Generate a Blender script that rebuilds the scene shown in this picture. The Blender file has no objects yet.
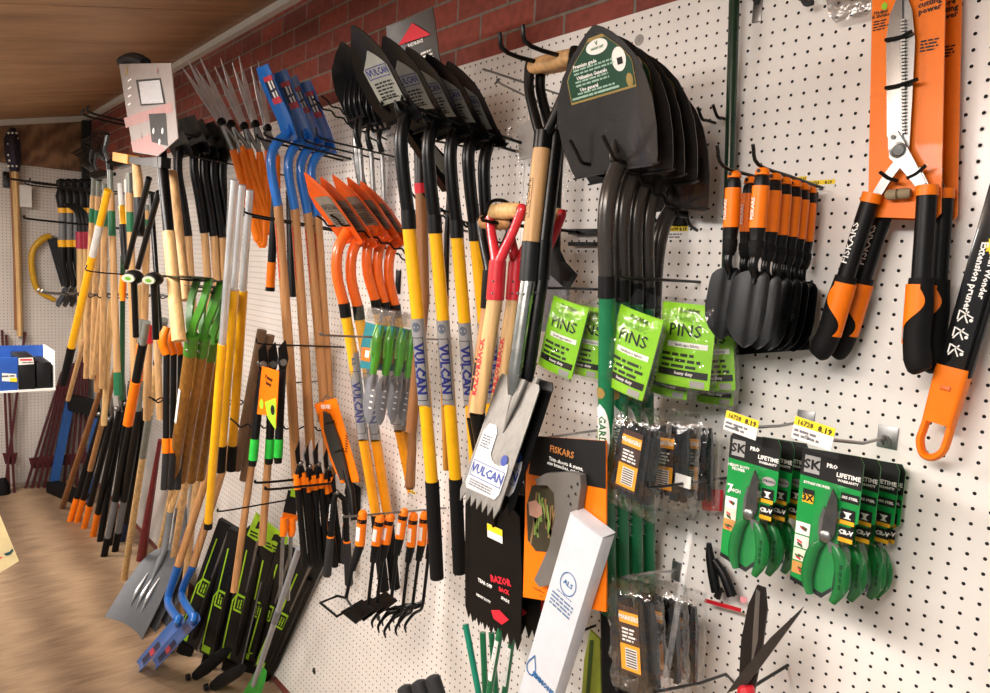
import bpy, bmesh, math, random
from mathutils import Vector as V, Matrix
random.seed(11)
PI = math.pi
SC = bpy.context.scene
COL = SC.collection
# ------------------------------------------------------------------ camera
# solved from the 1 inch hole grid of the pegboard: wall plane y=0, x along the wall, floor z=0
CAM = V((0.0, -1.349, 1.96))
FPX = 724.515
yaw, pit, rol = .8650, -.1000, .0540
FW = V((-math.sin(yaw)*math.cos(pit), math.cos(yaw)*math.cos(pit), math.sin(pit)))
_r0 = V((math.cos(yaw), math.sin(yaw), 0)); _u0 = _r0.cross(FW)
RT = math.cos(rol)*_r0 + math.sin(rol)*_u0
UP = -math.sin(rol)*_r0 + math.cos(rol)*_u0
def ray(px, py): return (px-495)/FPX*RT - (py-346.5)/FPX*UP + FW
def AX(px, py, x): d = ray(px, py); return CAM + d*((x-CAM.x)/d.x)
def AY(px, py, y): d = ray(px, py); return CAM + d*((y-CAM.y)/d.y)
def AZ(px, py, z=0.0): d = ray(px, py); return CAM + d*((z-CAM.z)/d.z)
def PR(p):
    d = V(p)-CAM; z = d.dot(FW); return (495+FPX*d.dot(RT)/z, 346.5-FPX*d.dot(UP)/z)
cd = bpy.data.cameras.new('camera'); cam = bpy.data.objects.new('camera', cd); COL.objects.link(cam)
cd.sensor_fit = 'HORIZONTAL'; cd.sensor_width = 36; cd.lens = FPX/990*36; cd.clip_start = .02
mw = Matrix.Identity(4)
for i in range(3):
    mw[i][0] = RT[i]; mw[i][1] = UP[i]; mw[i][2] = -FW[i]; mw[i][3] = CAM[i]
cam.matrix_world = mw; SC.camera = cam
XD, YD, ZD = V((1,0,0)), V((0,1,0)), V((0,0,1))
# ------------------------------------------------------------------ materials
MATS = {}
def lin(h):
    if isinstance(h, str):
        h = h.lstrip('#'); c = [int(h[i:i+2], 16)/255 for i in (0, 2, 4)]
    else: c = h
    return tuple((x/12.92 if x <= .04045 else ((x+.055)/1.055)**2.4) for x in c)
def newmat(name):
    m = bpy.data.materials.new(name); m.use_nodes = True
    return m, m.node_tree.nodes, m.node_tree.links, m.node_tree.nodes['Principled BSDF']
def M(name, col, rough=.5, metal=0.0, var=.10, scale=35, stretch=(1,1,1), bump=0.0, coat=0.0, detail=4, spec=.4):
    """procedural surface: noise moves colour and roughness a little, optional bump"""
    if name in MATS: return MATS[name]
    m, N, L, b = newmat(name)
    c = lin(col)
    tc = N.new('ShaderNodeTexCoord'); mp = N.new('ShaderNodeMapping'); mp.inputs['Scale'].default_value = stretch
    no = N.new('ShaderNodeTexNoise'); no.inputs['Scale'].default_value = scale; no.inputs['Detail'].default_value = detail
    L.new(tc.outputs['Object'], mp.inputs[0]); L.new(mp.outputs[0], no.inputs['Vector'])
    rp = N.new('ShaderNodeValToRGB'); e = rp.color_ramp.elements
    e[0].position = .3; e[1].position = .7
    e[0].color = tuple(max(0, x*(1-var)) for x in c)+(1,); e[1].color = tuple(min(1, x*(1+var)) for x in c)+(1,)
    L.new(no.outputs['Fac'], rp.inputs[0]); L.new(rp.outputs[0], b.inputs['Base Color'])
    mr = N.new('ShaderNodeMapRange'); mr.inputs[3].default_value = max(.02, rough-.07); mr.inputs[4].default_value = min(1, rough+.07)
    L.new(no.outputs['Fac'], mr.inputs[0]); L.new(mr.outputs[0], b.inputs['Roughness'])
    b.inputs['Metallic'].default_value = metal; b.inputs['Specular IOR Level'].default_value = spec
    b.inputs['Coat Weight'].default_value = coat
    if bump:
        bp = N.new('ShaderNodeBump'); bp.inputs['Strength'].default_value = bump; bp.inputs['Distance'].default_value = .002
        L.new(no.outputs['Fac'], bp.inputs['Height']); L.new(bp.outputs[0], b.inputs['Normal'])
    MATS[name] = m; return m
def WOOD(name, col, rough=.5, var=.28, st=(70, 70, 3)):
    return M(name, col, rough, var=var, scale=1.0, stretch=st, bump=.15, detail=6)
def FILM(name, fac=.25, rough=.12, bump=.6, scale=45, tint=(1,1,1)):
    """crinkled clear plastic: mostly see-through, with sharp reflections"""
    if name in MATS: return MATS[name]
    m, N, L, b = newmat(name); out = N['Material Output']
    tr = N.new('ShaderNodeBsdfTransparent'); tr.inputs[0].default_value = tint+(1,)
    gl = N.new('ShaderNodeBsdfGlossy'); gl.inputs['Roughness'].default_value = rough; gl.inputs[0].default_value = (.95,.95,.95,1)
    no = N.new('ShaderNodeTexNoise'); no.inputs['Scale'].default_value = scale; no.inputs['Detail'].default_value = 3
    tc = N.new('ShaderNodeTexCoord'); L.new(tc.outputs['Object'], no.inputs['Vector'])
    bp = N.new('ShaderNodeBump'); bp.inputs['Strength'].default_value = bump; bp.inputs['Distance'].default_value = .01
    L.new(no.outputs['Fac'], bp.inputs['Height']); L.new(bp.outputs[0], gl.inputs['Normal'])
    lw = N.new('ShaderNodeLayerWeight'); lw.inputs[0].default_value = .35; L.new(bp.outputs[0], lw.inputs['Normal'])
    mr = N.new('ShaderNodeMapRange'); mr.inputs[3].default_value = fac*.4; mr.inputs[4].default_value = min(1, fac*2.4)
    L.new(lw.outputs['Facing'], mr.inputs[0])
    mx = N.new('ShaderNodeMixShader'); L.new(mr.outputs[0], mx.inputs[0]); L.new(tr.outputs[0], mx.inputs[1]); L.new(gl.outputs[0], mx.inputs[2])
    L.new(mx.outputs[0], out.inputs[0]); MATS[name] = m; return m
# ------------------------------------------------------------------ mesh builder
def bez(pts, n=6):
    """Catmull-Rom through points"""
    P = [V(p) for p in pts]
    if len(P) < 3: return P
    P = [2*P[0]-P[1]] + P + [2*P[-1]-P[-2]]
    o = []
    for i in range(1, len(P)-2):
        a, b, c, d = P[i-1:i+3]
        for k in range(n):
            t = k/n
            o.append(.5*((2*b)+(c-a)*t+(2*a-5*b+4*c-d)*t*t+(3*b-a-3*c+d)*t**3))
    o.append(P[-2]); return o
class MB:
    def __init__(s): s.bm = bmesh.new()
    def loft(s, rings, cap=True, closed=True):
        R = [[s.bm.verts.new(p) for p in r] for r in rings]
        n = len(R[0])
        for a, b in zip(R[:-1], R[1:]):
            for i in range(n if closed else n-1):
                j = (i+1) % n
                try: s.bm.faces.new((a[i], a[j], b[j], b[i]))
                except ValueError: pass
        if cap and closed:
            s.bm.faces.new(R[0][::-1]); s.bm.faces.new(R[-1])
        return s
    def tube(s, pts, r, seg=10, smooth=0, flat=1.0, ref=None, cap=True):
        """round (or oval) bar along points; r one radius or one per point"""
        P = [V(p) for p in pts]
        rr = list(r) if isinstance(r, (list, tuple)) else [r]*len(P)
        if smooth and len(P) > 2:
            n = smooth; P2 = bez(P, n); r2 = []
            for i in range(len(P)-1):
                for k in range(n): r2.append(rr[i]+(rr[i+1]-rr[i])*k/n)
            r2.append(rr[-1]); P, rr = P2, r2
        rings = []; nrm = None
        for i, p in enumerate(P):
            t = (P[min(i+1, len(P)-1)]-P[max(i-1, 0)])
            if t.length < 1e-9: t = ZD.copy()
            t.normalize()
            if nrm is None:
                h = V(ref) if ref is not None else (XD if abs(t.x) < .8 else YD)
                nrm = (h-t*h.dot(t)).normalized()
            else: nrm = (nrm-t*nrm.dot(t)).normalized()
            bn = t.cross(nrm)
            rings.append([p+rr[i]*(nrm*math.cos(2*PI*k/seg)+flat*bn*math.sin(2*PI*k/seg)) for k in range(seg)])
        return s.loft(rings, cap)
    def bar(s, pts, a, b, ref=(1,0,0), smooth=0):
        """rectangular bar: half size a along ref, b across"""
        P = bez(pts, smooth) if smooth else [V(p) for p in pts]
        n = len(P); A = a if isinstance(a, (list, tuple)) else [a]*n; B = b if isinstance(b, (list, tuple)) else [b]*n
        if len(A) != n: A = [A[min(len(A)-1, int(i*len(A)/n))] for i in range(n)]
        if len(B) != n: B = [B[min(len(B)-1, int(i*len(B)/n))] for i in range(n)]
        rings = []
        for i, p in enumerate(P):
            t = (P[min(i+1, n-1)]-P[max(i-1, 0)]).normalized()
            h = V(ref); h = (h-t*h.dot(t)).normalized(); q = t.cross(h)
            rings.append([p+A[i]*h+B[i]*q, p-A[i]*h+B[i]*q, p-A[i]*h-B[i]*q, p+A[i]*h-B[i]*q])
        return s.loft(rings)
    def prism(s, pts, vec):
        """polygon pulled along vec"""
        vec = V(vec); a = [s.bm.verts.new(V(p)) for p in pts]; b = [s.bm.verts.new(V(p)+vec) for p in pts]
        n = len(a); s.bm.faces.new(a); s.bm.faces.new(b[::-1])
        for i in range(n): s.bm.faces.new((a[i], b[i], b[(i+1) % n], a[(i+1) % n]))
        return s
    def box(s, c, hx, hy, hz, bev=0):
        c = V(c); hx, hy, hz = [V(h) for h in (hx, hy, hz)]
        vs = {}
        for i in (-1, 1):
            for j in (-1, 1):
                for k in (-1, 1): vs[i, j, k] = s.bm.verts.new(c+i*hx+j*hy+k*hz)
        F = []
        for ax in range(3):
            for sg in (-1, 1):
                q = [(-1,-1), (1,-1), (1,1), (-1,1)]
                f = []
                for u, v in q:
                    key = [u, v]; key.insert(ax, sg); f.append(vs[tuple(key)])
                F.append(s.bm.faces.new(f))
        if bev:
            es = list({e for f in F for e in f.edges})
            bmesh.ops.bevel(s.bm, geom=es, offset=bev, segments=2, affect='EDGES', profile=.5)
        return s
    def aab(s, x0, x1, y0, y1, z0, z1, bev=0):
        return s.box(((x0+x1)/2, (y0+y1)/2, (z0+z1)/2), ((x1-x0)/2, 0, 0), (0, (y1-y0)/2, 0), (0, 0, (z1-z0)/2), bev)
    def lathe(s, p0, p1, prof, seg=16):
        """profile [(t along p0-p1, radius)]"""
        p0, p1 = V(p0), V(p1); t = (p1-p0).normalized(); h = XD if abs(t.x) < .8 else YD
        n = (h-t*h.dot(t)).normalized(); b = t.cross(n)
        return s.loft([[p0+(p1-p0)*a+max(r, 1e-5)*(n*math.cos(2*PI*k/seg)+b*math.sin(2*PI*k/seg)) for k in range(seg)] for a, r in prof])
    def ball(s, c, r, seg=12):
        c = V(c); r = (r, r, r) if not isinstance(r, (tuple, list)) else r
        m = Matrix.Translation(c) @ Matrix.Diagonal((r[0], r[1], r[2], 1))
        bmesh.ops.create_uvsphere(s.bm, u_segments=seg, v_segments=max(6, seg//2+2), radius=1, matrix=m); return s
    def sheet(s, S, us, vs, off=0.0, th=0.0):
        """grid over a surface S(u,v,off); us(v)->list of u"""
        rows = []
        for v in vs: rows.append([S(u, v, off) for u in us(v)])
        A = [[s.bm.verts.new(p) for p in r] for r in rows]
        for a, b in zip(A[:-1], A[1:]):
            for i in range(len(a)-1): s.bm.faces.new((a[i], a[i+1], b[i+1], b[i]))
        if th:
            rows = []
            for v in vs: rows.append([S(u, v, off-th) for u in us(v)])
            B = [[s.bm.verts.new(p) for p in r] for r in rows]
            for a, b in zip(B[:-1], B[1:]):
                for i in range(len(a)-1): s.bm.faces.new((a[i+1], a[i], b[i], b[i+1]))
            n = len(A[0]); per = [(0, i) for i in range(n)]+[(j, n-1) for j in range(1, len(A))]+[(len(A)-1, i) for i in range(n-2, -1, -1)]+[(j, 0) for j in range(len(A)-2, 0, -1)]
            for q in range(len(per)):
                (i, j), (k, l) = per[q], per[(q+1) % len(per)]
                try: s.bm.faces.new((A[i][j], B[i][j], B[k][l], A[k][l]))
                except ValueError: pass
        return s
def root_of(o):
    while o.parent: o = o.parent
    return o
def build(name, mb, mat, parent=None, ang=40, fix=True):
    bm = mb.bm
    bmesh.ops.remove_doubles(bm, verts=bm.verts, dist=1e-6)
    if fix: bmesh.ops.recalc_face_normals(bm, faces=bm.faces)
    if parent is not None:
        bmesh.ops.translate(bm, verts=bm.verts, vec=-root_of(parent).location)
    me = bpy.data.meshes.new(name); bm.to_mesh(me); bm.free()
    if ang:
        for p in me.polygons: p.use_smooth = True
        me.set_sharp_from_angle(angle=math.radians(ang))
    me.materials.append(mat)
    o = bpy.data.objects.new(name, me); COL.objects.link(o)
    if parent is not None: o.parent = parent
    return o
def thing(name, label, cat, loc, group=None):
    o = bpy.data.objects.new(name, None); COL.objects.link(o); o.location = V(loc); o.empty_display_size = .05
    o['label'] = label; o['category'] = cat
    if group: o['group'] = group
    return o
def tag(o, label, cat, group=None):
    """a one-mesh thing: move its origin to its own base, then label it"""
    me = o.data; xs = [v.co for v in me.vertices]
    c = V(((min(v.x for v in xs)+max(v.x for v in xs))/2, (min(v.y for v in xs)+max(v.y for v in xs))/2, min(v.z for v in xs)))
    me.transform(Matrix.Translation(-c)); o.location = c
    o['label'] = label; o['category'] = cat
    if group: o['group'] = group
    return o
def struct(name, mb, mat, parent=None, ang=0):
    o = build(name, mb, mat, parent, ang)
    if parent is None: o['kind'] = 'structure'
    return o
def dup(root, d=(0,0,0), rot=(0,0,0), label=None, group=None):
    def cp(o, par):
        c = o.copy(); COL.objects.link(c)
        if par is not None: c.parent = par
        for ch in list(o.children): cp(ch, c)
        return c
    r = cp(root, None); r.location = root.location+V(d); r.rotation_euler = rot
    if label: r['label'] = label
    if group: r['group'] = group
    return r
# ------------------------------------------------------------------ surfaces that labels and lettering lie on
def Plane(o, x, y):
    o, x, y = V(o), V(x).normalized(), V(y).normalized(); n = x.cross(y).normalized()
    if n.dot(CAM-o) < 0: n = -n
    return lambda u, v, off=0.0: o+x*u+y*v+n*off
def PlaneN(o, n, up=(0,0,1)):
    """plane through o facing n, v axis as near up as it can be, u to the right seen from the front"""
    n = V(n).normalized(); y = V(up); y = (y-n*y.dot(n)).normalized(); x = y.cross(n)
    o = V(o); return lambda u, v, off=0.0: o+x*u+y*v+n*off
def Cyl(p0, p1, r, face):
    """around a bar from p0 (v=0) up to p1, u measured along the skin from the side that faces 'face'"""
    p0, p1 = V(p0), V(p1); t = (p1-p0).normalized(); f = V(face); f = (f-t*f.dot(t)).normalized(); s = t.cross(f)
    return lambda u, v, off=0.0: p0+t*v+(r+off)*(f*math.cos(u/r)+s*math.sin(u/r))
class Blade:
    """sheet metal blade: centre line from socket to tip, half width at each point, dished towards the back"""
    def __init__(s, cl, hw, dish=.012, side=(1,0,0), front=(0,-1,0)):
        s.P = [V(p) for p in cl]; s.side = V(side).normalized(); s.d = dish; s.hw = hw
        s.L = [0]
        for a, b in zip(s.P[:-1], s.P[1:]): s.L.append(s.L[-1]+(b-a).length)
        s.len = s.L[-1]; s.front = V(front)
    def at(s, v):
        v = max(0, min(s.len, v))
        for i in range(len(s.L)-1):
            if v <= s.L[i+1]+1e-9:
                k = (v-s.L[i])/max(1e-9, s.L[i+1]-s.L[i]); return s.P[i].lerp(s.P[i+1], k), (s.P[i+1]-s.P[i]).normalized()
    def w(s, v):
        t = v/s.len; H = s.hw
        for i in range(len(H)-1):
            if t <= H[i+1][0]+1e-9:
                k = (t-H[i][0])/max(1e-9, H[i+1][0]-H[i][0]); return H[i][1]+(H[i+1][1]-H[i][1])*k
        return H[-1][1]
    def __call__(s, u, v, off=0.0):
        p, t = s.at(v); n = t.cross(s.side).normalized()
        if n.dot(s.front) < 0: n = -n
        wm = max(h[1] for h in s.hw)
        return p+s.side*u+n*(off-s.d*(1-min(1, (u/wm)**2)))
    def mesh(s, nv=14, nu=9, th=.0016):
        mb = MB(); vs = [s.len*i/nv for i in range(nv+1)]
        vs = sorted(set([round(x, 6) for x in vs]+[round(h[0]*s.len, 6) for h in s.hw]))
        mb.sheet(s, lambda v: [s.w(v)*(2*i/(nu-1)-1) for i in range(nu)], vs, 0, th)
        return mb
def rect(S, u0, u1, v0, v1, off=.0006, nu=2, nv=2):
    mb = MB(); mb.sheet(S, lambda v: [u0+(u1-u0)*i/(nu-1) for i in range(nu)], [v0+(v1-v0)*i/(nv-1) for i in range(nv)], off); return mb
def poly(S, pts, off=.0006, th=0):
    mb = MB(); P = [S(u, v, off) for u, v in pts]
    if th: mb.prism(P, S(0, 0, off-th)-S(0, 0, off))
    else: mb.bm.faces.new([mb.bm.verts.new(p) for p in P])
    return mb
def disc(S, u, v, a, b=None, off=.0006, n=20, th=0):
    b = b or a
    return poly(S, [(u+a*math.cos(2*PI*k/n), v+b*math.sin(2*PI*k/n)) for k in range(n)], off, th)
_T = {}
def glyphs(s, bold, fine=False):
    if (s, bold, fine) in _T: return _T[s, bold, fine]
    cu = bpy.data.curves.new('lettering', 'FONT'); cu.body = s; cu.size = 1; cu.align_x = 'CENTER'; cu.align_y = 'CENTER'
    cu.resolution_u = 1; cu.offset = bold; cu.space_line = .85
    o = bpy.data.objects.new('lettering', cu); COL.objects.link(o); bpy.context.view_layer.update()
    me = bpy.data.meshes.new_from_object(o.evaluated_get(bpy.context.evaluated_depsgraph_get()))
    if fine:
        bm = bmesh.new(); bm.from_mesh(me)
        for ax in (0, 1):
            lo = min(v.co[ax] for v in bm.verts); hi = max(v.co[ax] for v in bm.verts); k = math.ceil(lo/.13)
            while k*.13 < hi:
                co = V((0, 0, 0)); co[ax] = k*.13; no = V((0, 0, 0)); no[ax] = 1
                bmesh.ops.bisect_plane(bm, geom=bm.verts[:]+bm.edges[:]+bm.faces[:], plane_co=co, plane_no=no); k += 1
        bm.to_mesh(me); bm.free()
    vs = [v.co.copy() for v in me.vertices]; fs = [tuple(p.vertices) for p in me.polygons]
    bpy.data.objects.remove(o); bpy.data.curves.remove(cu); bpy.data.meshes.remove(me)
    _T[s, bold, fine] = (vs, fs); return vs, fs
def letters(mb, S, s, u, v, size, rot=0, sx=1.0, bold=.02, off=.0012):
    c, q = math.cos(rot), math.sin(rot); e = size*.5
    bend = max(((S(u+e, v)+S(u-e, v))/2-S(u, v)).length, ((S(u, v+e)+S(u, v-e))/2-S(u, v)).length)
    vs, fs = glyphs(s, bold, bend > .0004)
    B = [mb.bm.verts.new(S(u+size*(p.x*sx*c-p.y*q), v+size*(p.x*sx*q+p.y*c), off)) for p in vs]
    for f in fs:
        try: mb.bm.faces.new([B[i] for i in f])
        except ValueError: pass
    return mb
def txt(parent, S, s, u, v, size, mat, rot=0, sx=1.0, bold=.02, off=.0012, name='lettering'):
    return build(name, letters(MB(), S, s, u, v, size, rot, sx, bold, off), mat, parent, 0, False)
def lines(parent, S, u, v, w, h, n, mat, off=.0011, name='fine_print', seed=1):
    """rows of small print, as short dashes the size of words"""
    mb = MB(); r = random.Random(seed)
    for i in range(n):
        y = v+h/2-(i+.5)*h/n; x = u-w/2; e = u+w/2-(r.random()*w*.25)
        while x < e:
            k = min(e-x, h/n*(.8+1.8*r.random())); t = h/n*.26
            mb.bm.faces.new([mb.bm.verts.new(S(a, b, off)) for a, b in ((x, y-t), (x+k, y-t), (x+k, y+t), (x, y+t))]); x += k+h/n*.35
    return build(name, mb, mat, parent, 0, False)
ORD = ['first', 'second', 'third', 'fourth', 'fifth', 'sixth', 'seventh', 'eighth', 'ninth', 'tenth', 'eleventh', 'twelfth']
# ------------------------------------------------------------------ shared materials
black = M('black_painted_steel', '#090909', .3, var=.2, spec=.28)
bsatin = M('black_satin_plastic', '#0a0a0b', .45, var=.15, spec=.25)
brub = M('black_rubber', '#0d0d0e', .7, var=.2, bump=.15, scale=120, spec=.2)
dgrey = M('dark_grey_rubber', '#262628', .7, var=.15, bump=.15, scale=120)
steel = M('bright_steel', '#8f8f8e', .36, 1.0, var=.12, stretch=(1,1,.1), scale=60)
steel2 = M('dull_steel', '#8d8d8a', .38, 1.0, var=.2, scale=60)
zinc = M('zinc_plated_wire', '#8f8f8e', .35, .9, var=.15)
alum = M('aluminium_tube', '#cdd0d1', .32, .6, var=.1, stretch=(1,1,.1))
orange = M('orange_plastic', '#f37a0a', .42, var=.06, spec=.3)
orangec = M('orange_card', '#ea7408', .42, var=.05, coat=.08, spec=.3)
white = M('white_print', '#ecebe6', .6, var=.03)
paper = M('white_paper', '#e3e2dc', .7, var=.05)
greyp = M('grey_print', '#9a9a98', .6, var=.05)
blkp = M('black_print', '#0c0c0c', .55, var=.05)
yel = M('yellow_print', '#f0d21e', .6, var=.05)
ylw = M('yellow_fibreglass', '#f2b20c', .36, var=.06, coat=.3)
red = M('red_paint', '#c4202c', .36, var=.08, coat=.3)
redp = M('red_print', '#cf2233', .6, var=.05)
grnp = M('green_print', '#12602f', .5, var=.05)
lime = M('lime_card', '#84c41e', .45, var=.05)
ash = WOOD('ash_wood', '#c39a68')
ash2 = WOOD('tan_wood', '#b08050')
brn = WOOD('brown_wood', '#8a5c35')
lightw = WOOD('pale_wood', '#d2ac74')
clear = FILM('clear_plastic')
clear2 = FILM('clear_stiff_plastic', fac=.07, rough=.06, bump=.15, scale=12)
# ================================================================== the room
X0W, X1W = -6.93, 1.2
def ceil_z(y): return 3.08+.23*y
# pegboard: painted hardboard with a 1 inch grid of holes
def pegmat(name, ax, off, col='#e8e5e0'):
    m, N, L, b = newmat(name)
    tc = N.new('ShaderNodeTexCoord'); sp = N.new('ShaderNodeSeparateXYZ'); L.new(tc.outputs['Object'], sp.inputs[0])
    def mth(op, a, bb=None, c=None):
        n = N.new('ShaderNodeMath'); n.operation = op
        for i, q in enumerate((a, bb, c)):
            if q is None: continue
            if isinstance(q, (int, float)): n.inputs[i].default_value = q
            else: L.new(q, n.inputs[i])
        return n.outputs[0]
    P = .0254
    a = mth('WRAP', mth('DIVIDE', mth('SUBTRACT', sp.outputs[ax], off[0]), P), .5, -.5)
    c = mth('WRAP', mth('DIVIDE', mth('SUBTRACT', sp.outputs['Z'], off[1]), P), .5, -.5)
    d = mth('SQRT', mth('ADD', mth('MULTIPLY', a, a), mth('MULTIPLY', c, c)))
    hole = mth('LESS_THAN', d, .118)
    no = N.new('ShaderNodeTexNoise'); no.inputs['Scale'].default_value = 3.2; no.inputs['Detail'].default_value = 5
    L.new(tc.outputs['Object'], no.inputs['Vector'])
    rp = N.new('ShaderNodeValToRGB'); e = rp.color_ramp.elements; cc = lin(col)
    e[0].position = .35; e[1].position = .65
    e[0].color = tuple(x*.93 for x in cc)+(1,); e[1].color = tuple(min(1, x*1.03) for x in cc)+(1,)
    L.new(no.outputs['Fac'], rp.inputs[0])
    mx = N.new('ShaderNodeMix'); mx.data_type = 'RGBA'
    L.new(hole, mx.inputs['Factor']); L.new(rp.outputs[0], mx.inputs['A']); mx.inputs['B'].default_value = (.006, .005, .005, 1)
    L.new(mx.outputs['Result'], b.inputs['Base Color'])
    mr = N.new('ShaderNodeMapRange'); mr.inputs[3].default_value = .26; mr.inputs[4].default_value = .95
    L.new(hole, mr.inputs[0]); L.new(mr.outputs[0], b.inputs['Roughness'])
    n2 = N.new('ShaderNodeTexNoise'); n2.inputs['Scale'].default_value = 90; L.new(tc.outputs['Object'], n2.inputs['Vector'])
    rim = N.new('ShaderNodeMapRange'); rim.inputs[1].default_value = .10; rim.inputs[2].default_value = .19; L.new(d, rim.inputs[0])
    hs = mth('ADD', mth('MULTIPLY', rim.outputs[0], 1.0), mth('MULTIPLY', n2.outputs['Fac'], .25))
    bp = N.new('ShaderNodeBump'); bp.inputs['Strength'].default_value = .35; bp.inputs['Distance'].default_value = .0015
    L.new(hs, bp.inputs['Height']); L.new(bp.outputs[0], b.inputs['Normal'])
    MATS[name] = m; return m
O0 = (-33.31*.0254, 1.96+20.678*.0254)
pegA = pegmat('white_pegboard', 'X', O0)
pegB = pegmat('white_pegboard_sheet', 'X', (O0[0]-.2*.0254, O0[1]+2.18*.0254), '#e4e0da')
pegC = pegmat('white_pegboard_end', 'Y', (0.005, .012), '#d2cdc6')
PT = 2.577
# brick
def brickmat():
    m, N, L, b = newmat('red_brick')
    tc = N.new('ShaderNodeTexCoord'); sp = N.new('ShaderNodeSeparateXYZ'); cb = N.new('ShaderNodeCombineXYZ')
    L.new(tc.outputs['Object'], sp.inputs[0]); L.new(sp.outputs['X'], cb.inputs[0]); L.new(sp.outputs['Z'], cb.inputs[1])
    br = N.new('ShaderNodeTexBrick'); L.new(cb.outputs[0], br.inputs['Vector'])
    br.inputs['Scale'].default_value = 1; br.inputs['Brick Width'].default_value = .232; br.inputs['Row Height'].default_value = .0775
    br.inputs['Mortar Size'].default_value = .0048; br.inputs['Mortar Smooth'].default_value = .25; br.inputs['Bias'].default_value = 0
    br.inputs['Color1'].default_value = lin('#964535')+(1,); br.inputs['Color2'].default_value = lin('#6c352c')+(1,); br.inputs['Mortar'].default_value = lin('#80766a')+(1,)
    no = N.new('ShaderNodeTexNoise'); no.inputs['Scale'].default_value = 45; no.inputs['Detail'].default_value = 6; L.new(tc.outputs['Object'], no.inputs['Vector'])
    mx = N.new('ShaderNodeMix'); mx.data_type = 'RGBA'; mx.blend_type = 'MULTIPLY'; mx.inputs['Factor'].default_value = .55
    rp = N.new('ShaderNodeValToRGB'); rp.color_ramp.elements[0].color = (.45,.42,.42,1); rp.color_ramp.elements[1].color = (1,1,1,1); rp.color_ramp.elements[0].position = .3; rp.color_ramp.elements[1].position = .6
    L.new(no.outputs['Fac'], rp.inputs[0]); L.new(br.outputs['Color'], mx.inputs['A']); L.new(rp.outputs[0], mx.inputs['B']); L.new(mx.outputs['Result'], b.inputs['Base Color'])
    b.inputs['Roughness'].default_value = .75
    ad = N.new('ShaderNodeMath'); ad.operation = 'MULTIPLY_ADD'; ad.inputs[1].default_value = -1.0
    sc = N.new('ShaderNodeMath'); sc.operation = 'MULTIPLY'; sc.inputs[1].default_value = .35; L.new(no.outputs['Fac'], sc.inputs[0])
    L.new(br.outputs['Fac'], ad.inputs[0]); L.new(sc.outputs[0], ad.inputs[2])
    bp = N.new('ShaderNodeBump'); bp.inputs['Strength'].default_value = .8; bp.inputs['Distance'].default_value = .004
    L.new(ad.outputs[0], bp.inputs['Height']); L.new(bp.outputs[0], b.inputs['Normal'])
    return m
wr = struct('wall_right', MB().aab(X0W, X1W, .012, .16, 0, 3.1), brickmat())
seams = [X0W, -5.16, -3.94, -2.72, -1.50]
for i, (a, bb) in enumerate(zip(seams[:-1], seams[1:])):
    struct('wall_right_pegboard', MB().aab(a+.001, bb-.001, 0, .011, .06, PT), pegB)
struct('wall_right_pegboard', MB().aab(-1.499, X1W, 0, .011, .06, PT), pegA)
wf = struct('wall_far', MB().aab(X0W-.16, X0W-.012, -3.2, .16, 0, 3.1), M('painted_block', '#b9b0a4', .7))
struct('wall_far_pegboard', MB().aab(X0W-.011, X0W, -3.2, 0, .03, 2.615), pegC)
def grain(name, c0, c1, sc, rough, dist=2.5, plank=None, wscale=1.6, bump=.2):
    """plywood: cathedral figure from a distorted wave plus fine streaks"""
    m, N, L, b = newmat(name)
    tc = N.new('ShaderNodeTexCoord'); mp = N.new('ShaderNodeMapping'); mp.inputs['Scale'].default_value = sc; L.new(tc.outputs['Object'], mp.inputs[0])
    wv = N.new('ShaderNodeTexWave'); wv.wave_type = 'RINGS'; wv.inputs['Scale'].default_value = wscale; wv.inputs['Distortion'].default_value = dist; wv.inputs['Detail'].default_value = 3; wv.inputs['Detail Scale'].default_value = 1.6
    L.new(mp.outputs[0], wv.inputs['Vector'])
    n1 = N.new('ShaderNodeTexNoise'); n1.inputs['Scale'].default_value = 14; n1.inputs['Detail'].default_value = 7; L.new(mp.outputs[0], n1.inputs['Vector'])
    n2 = N.new('ShaderNodeTexNoise'); n2.inputs['Scale'].default_value = .9; n2.inputs['Detail'].default_value = 3; L.new(tc.outputs['Object'], n2.inputs['Vector'])
    a1 = N.new('ShaderNodeMath'); a1.operation = 'MULTIPLY_ADD'; a1.inputs[1].default_value = .38; L.new(wv.outputs['Fac'], a1.inputs[0])
    a2 = N.new('ShaderNodeMath'); a2.operation = 'MULTIPLY_ADD'; a2.inputs[1].default_value = .55; L.new(n1.outputs['Fac'], a2.inputs[0]); L.new(a2.outputs[0], a1.inputs[2])
    a3 = N.new('ShaderNodeMath'); a3.operation = 'MULTIPLY_ADD'; a3.inputs[1].default_value = .5; a3.inputs[2].default_value = -.2; L.new(n2.outputs['Fac'], a3.inputs[0]); L.new(a3.outputs[0], a2.inputs[2])
    rp = N.new('ShaderNodeValToRGB'); rp.color_ramp.elements[0].position = .2; rp.color_ramp.elements[1].position = .8
    rp.color_ramp.elements[0].color = lin(c0)+(1,); rp.color_ramp.elements[1].color = lin(c1)+(1,)
    L.new(a1.outputs[0], rp.inputs[0]); L.new(rp.outputs[0], b.inputs['Base Color']); b.inputs['Roughness'].default_value = rough
    bp = N.new('ShaderNodeBump'); bp.inputs['Strength'].default_value = bump; bp.inputs['Distance'].default_value = .002; L.new(a1.outputs[0], bp.inputs['Height']); L.new(bp.outputs[0], b.inputs['Normal'])
    MATS[name] = m; return m
floorm = grain('plywood_floor', '#77604a', '#b99d7d', (3.2, .55, 1), .42)
ceilm = grain('plywood_ceiling', '#6e4d30', '#b08860', (3.0, .5, .5), .5)
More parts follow.
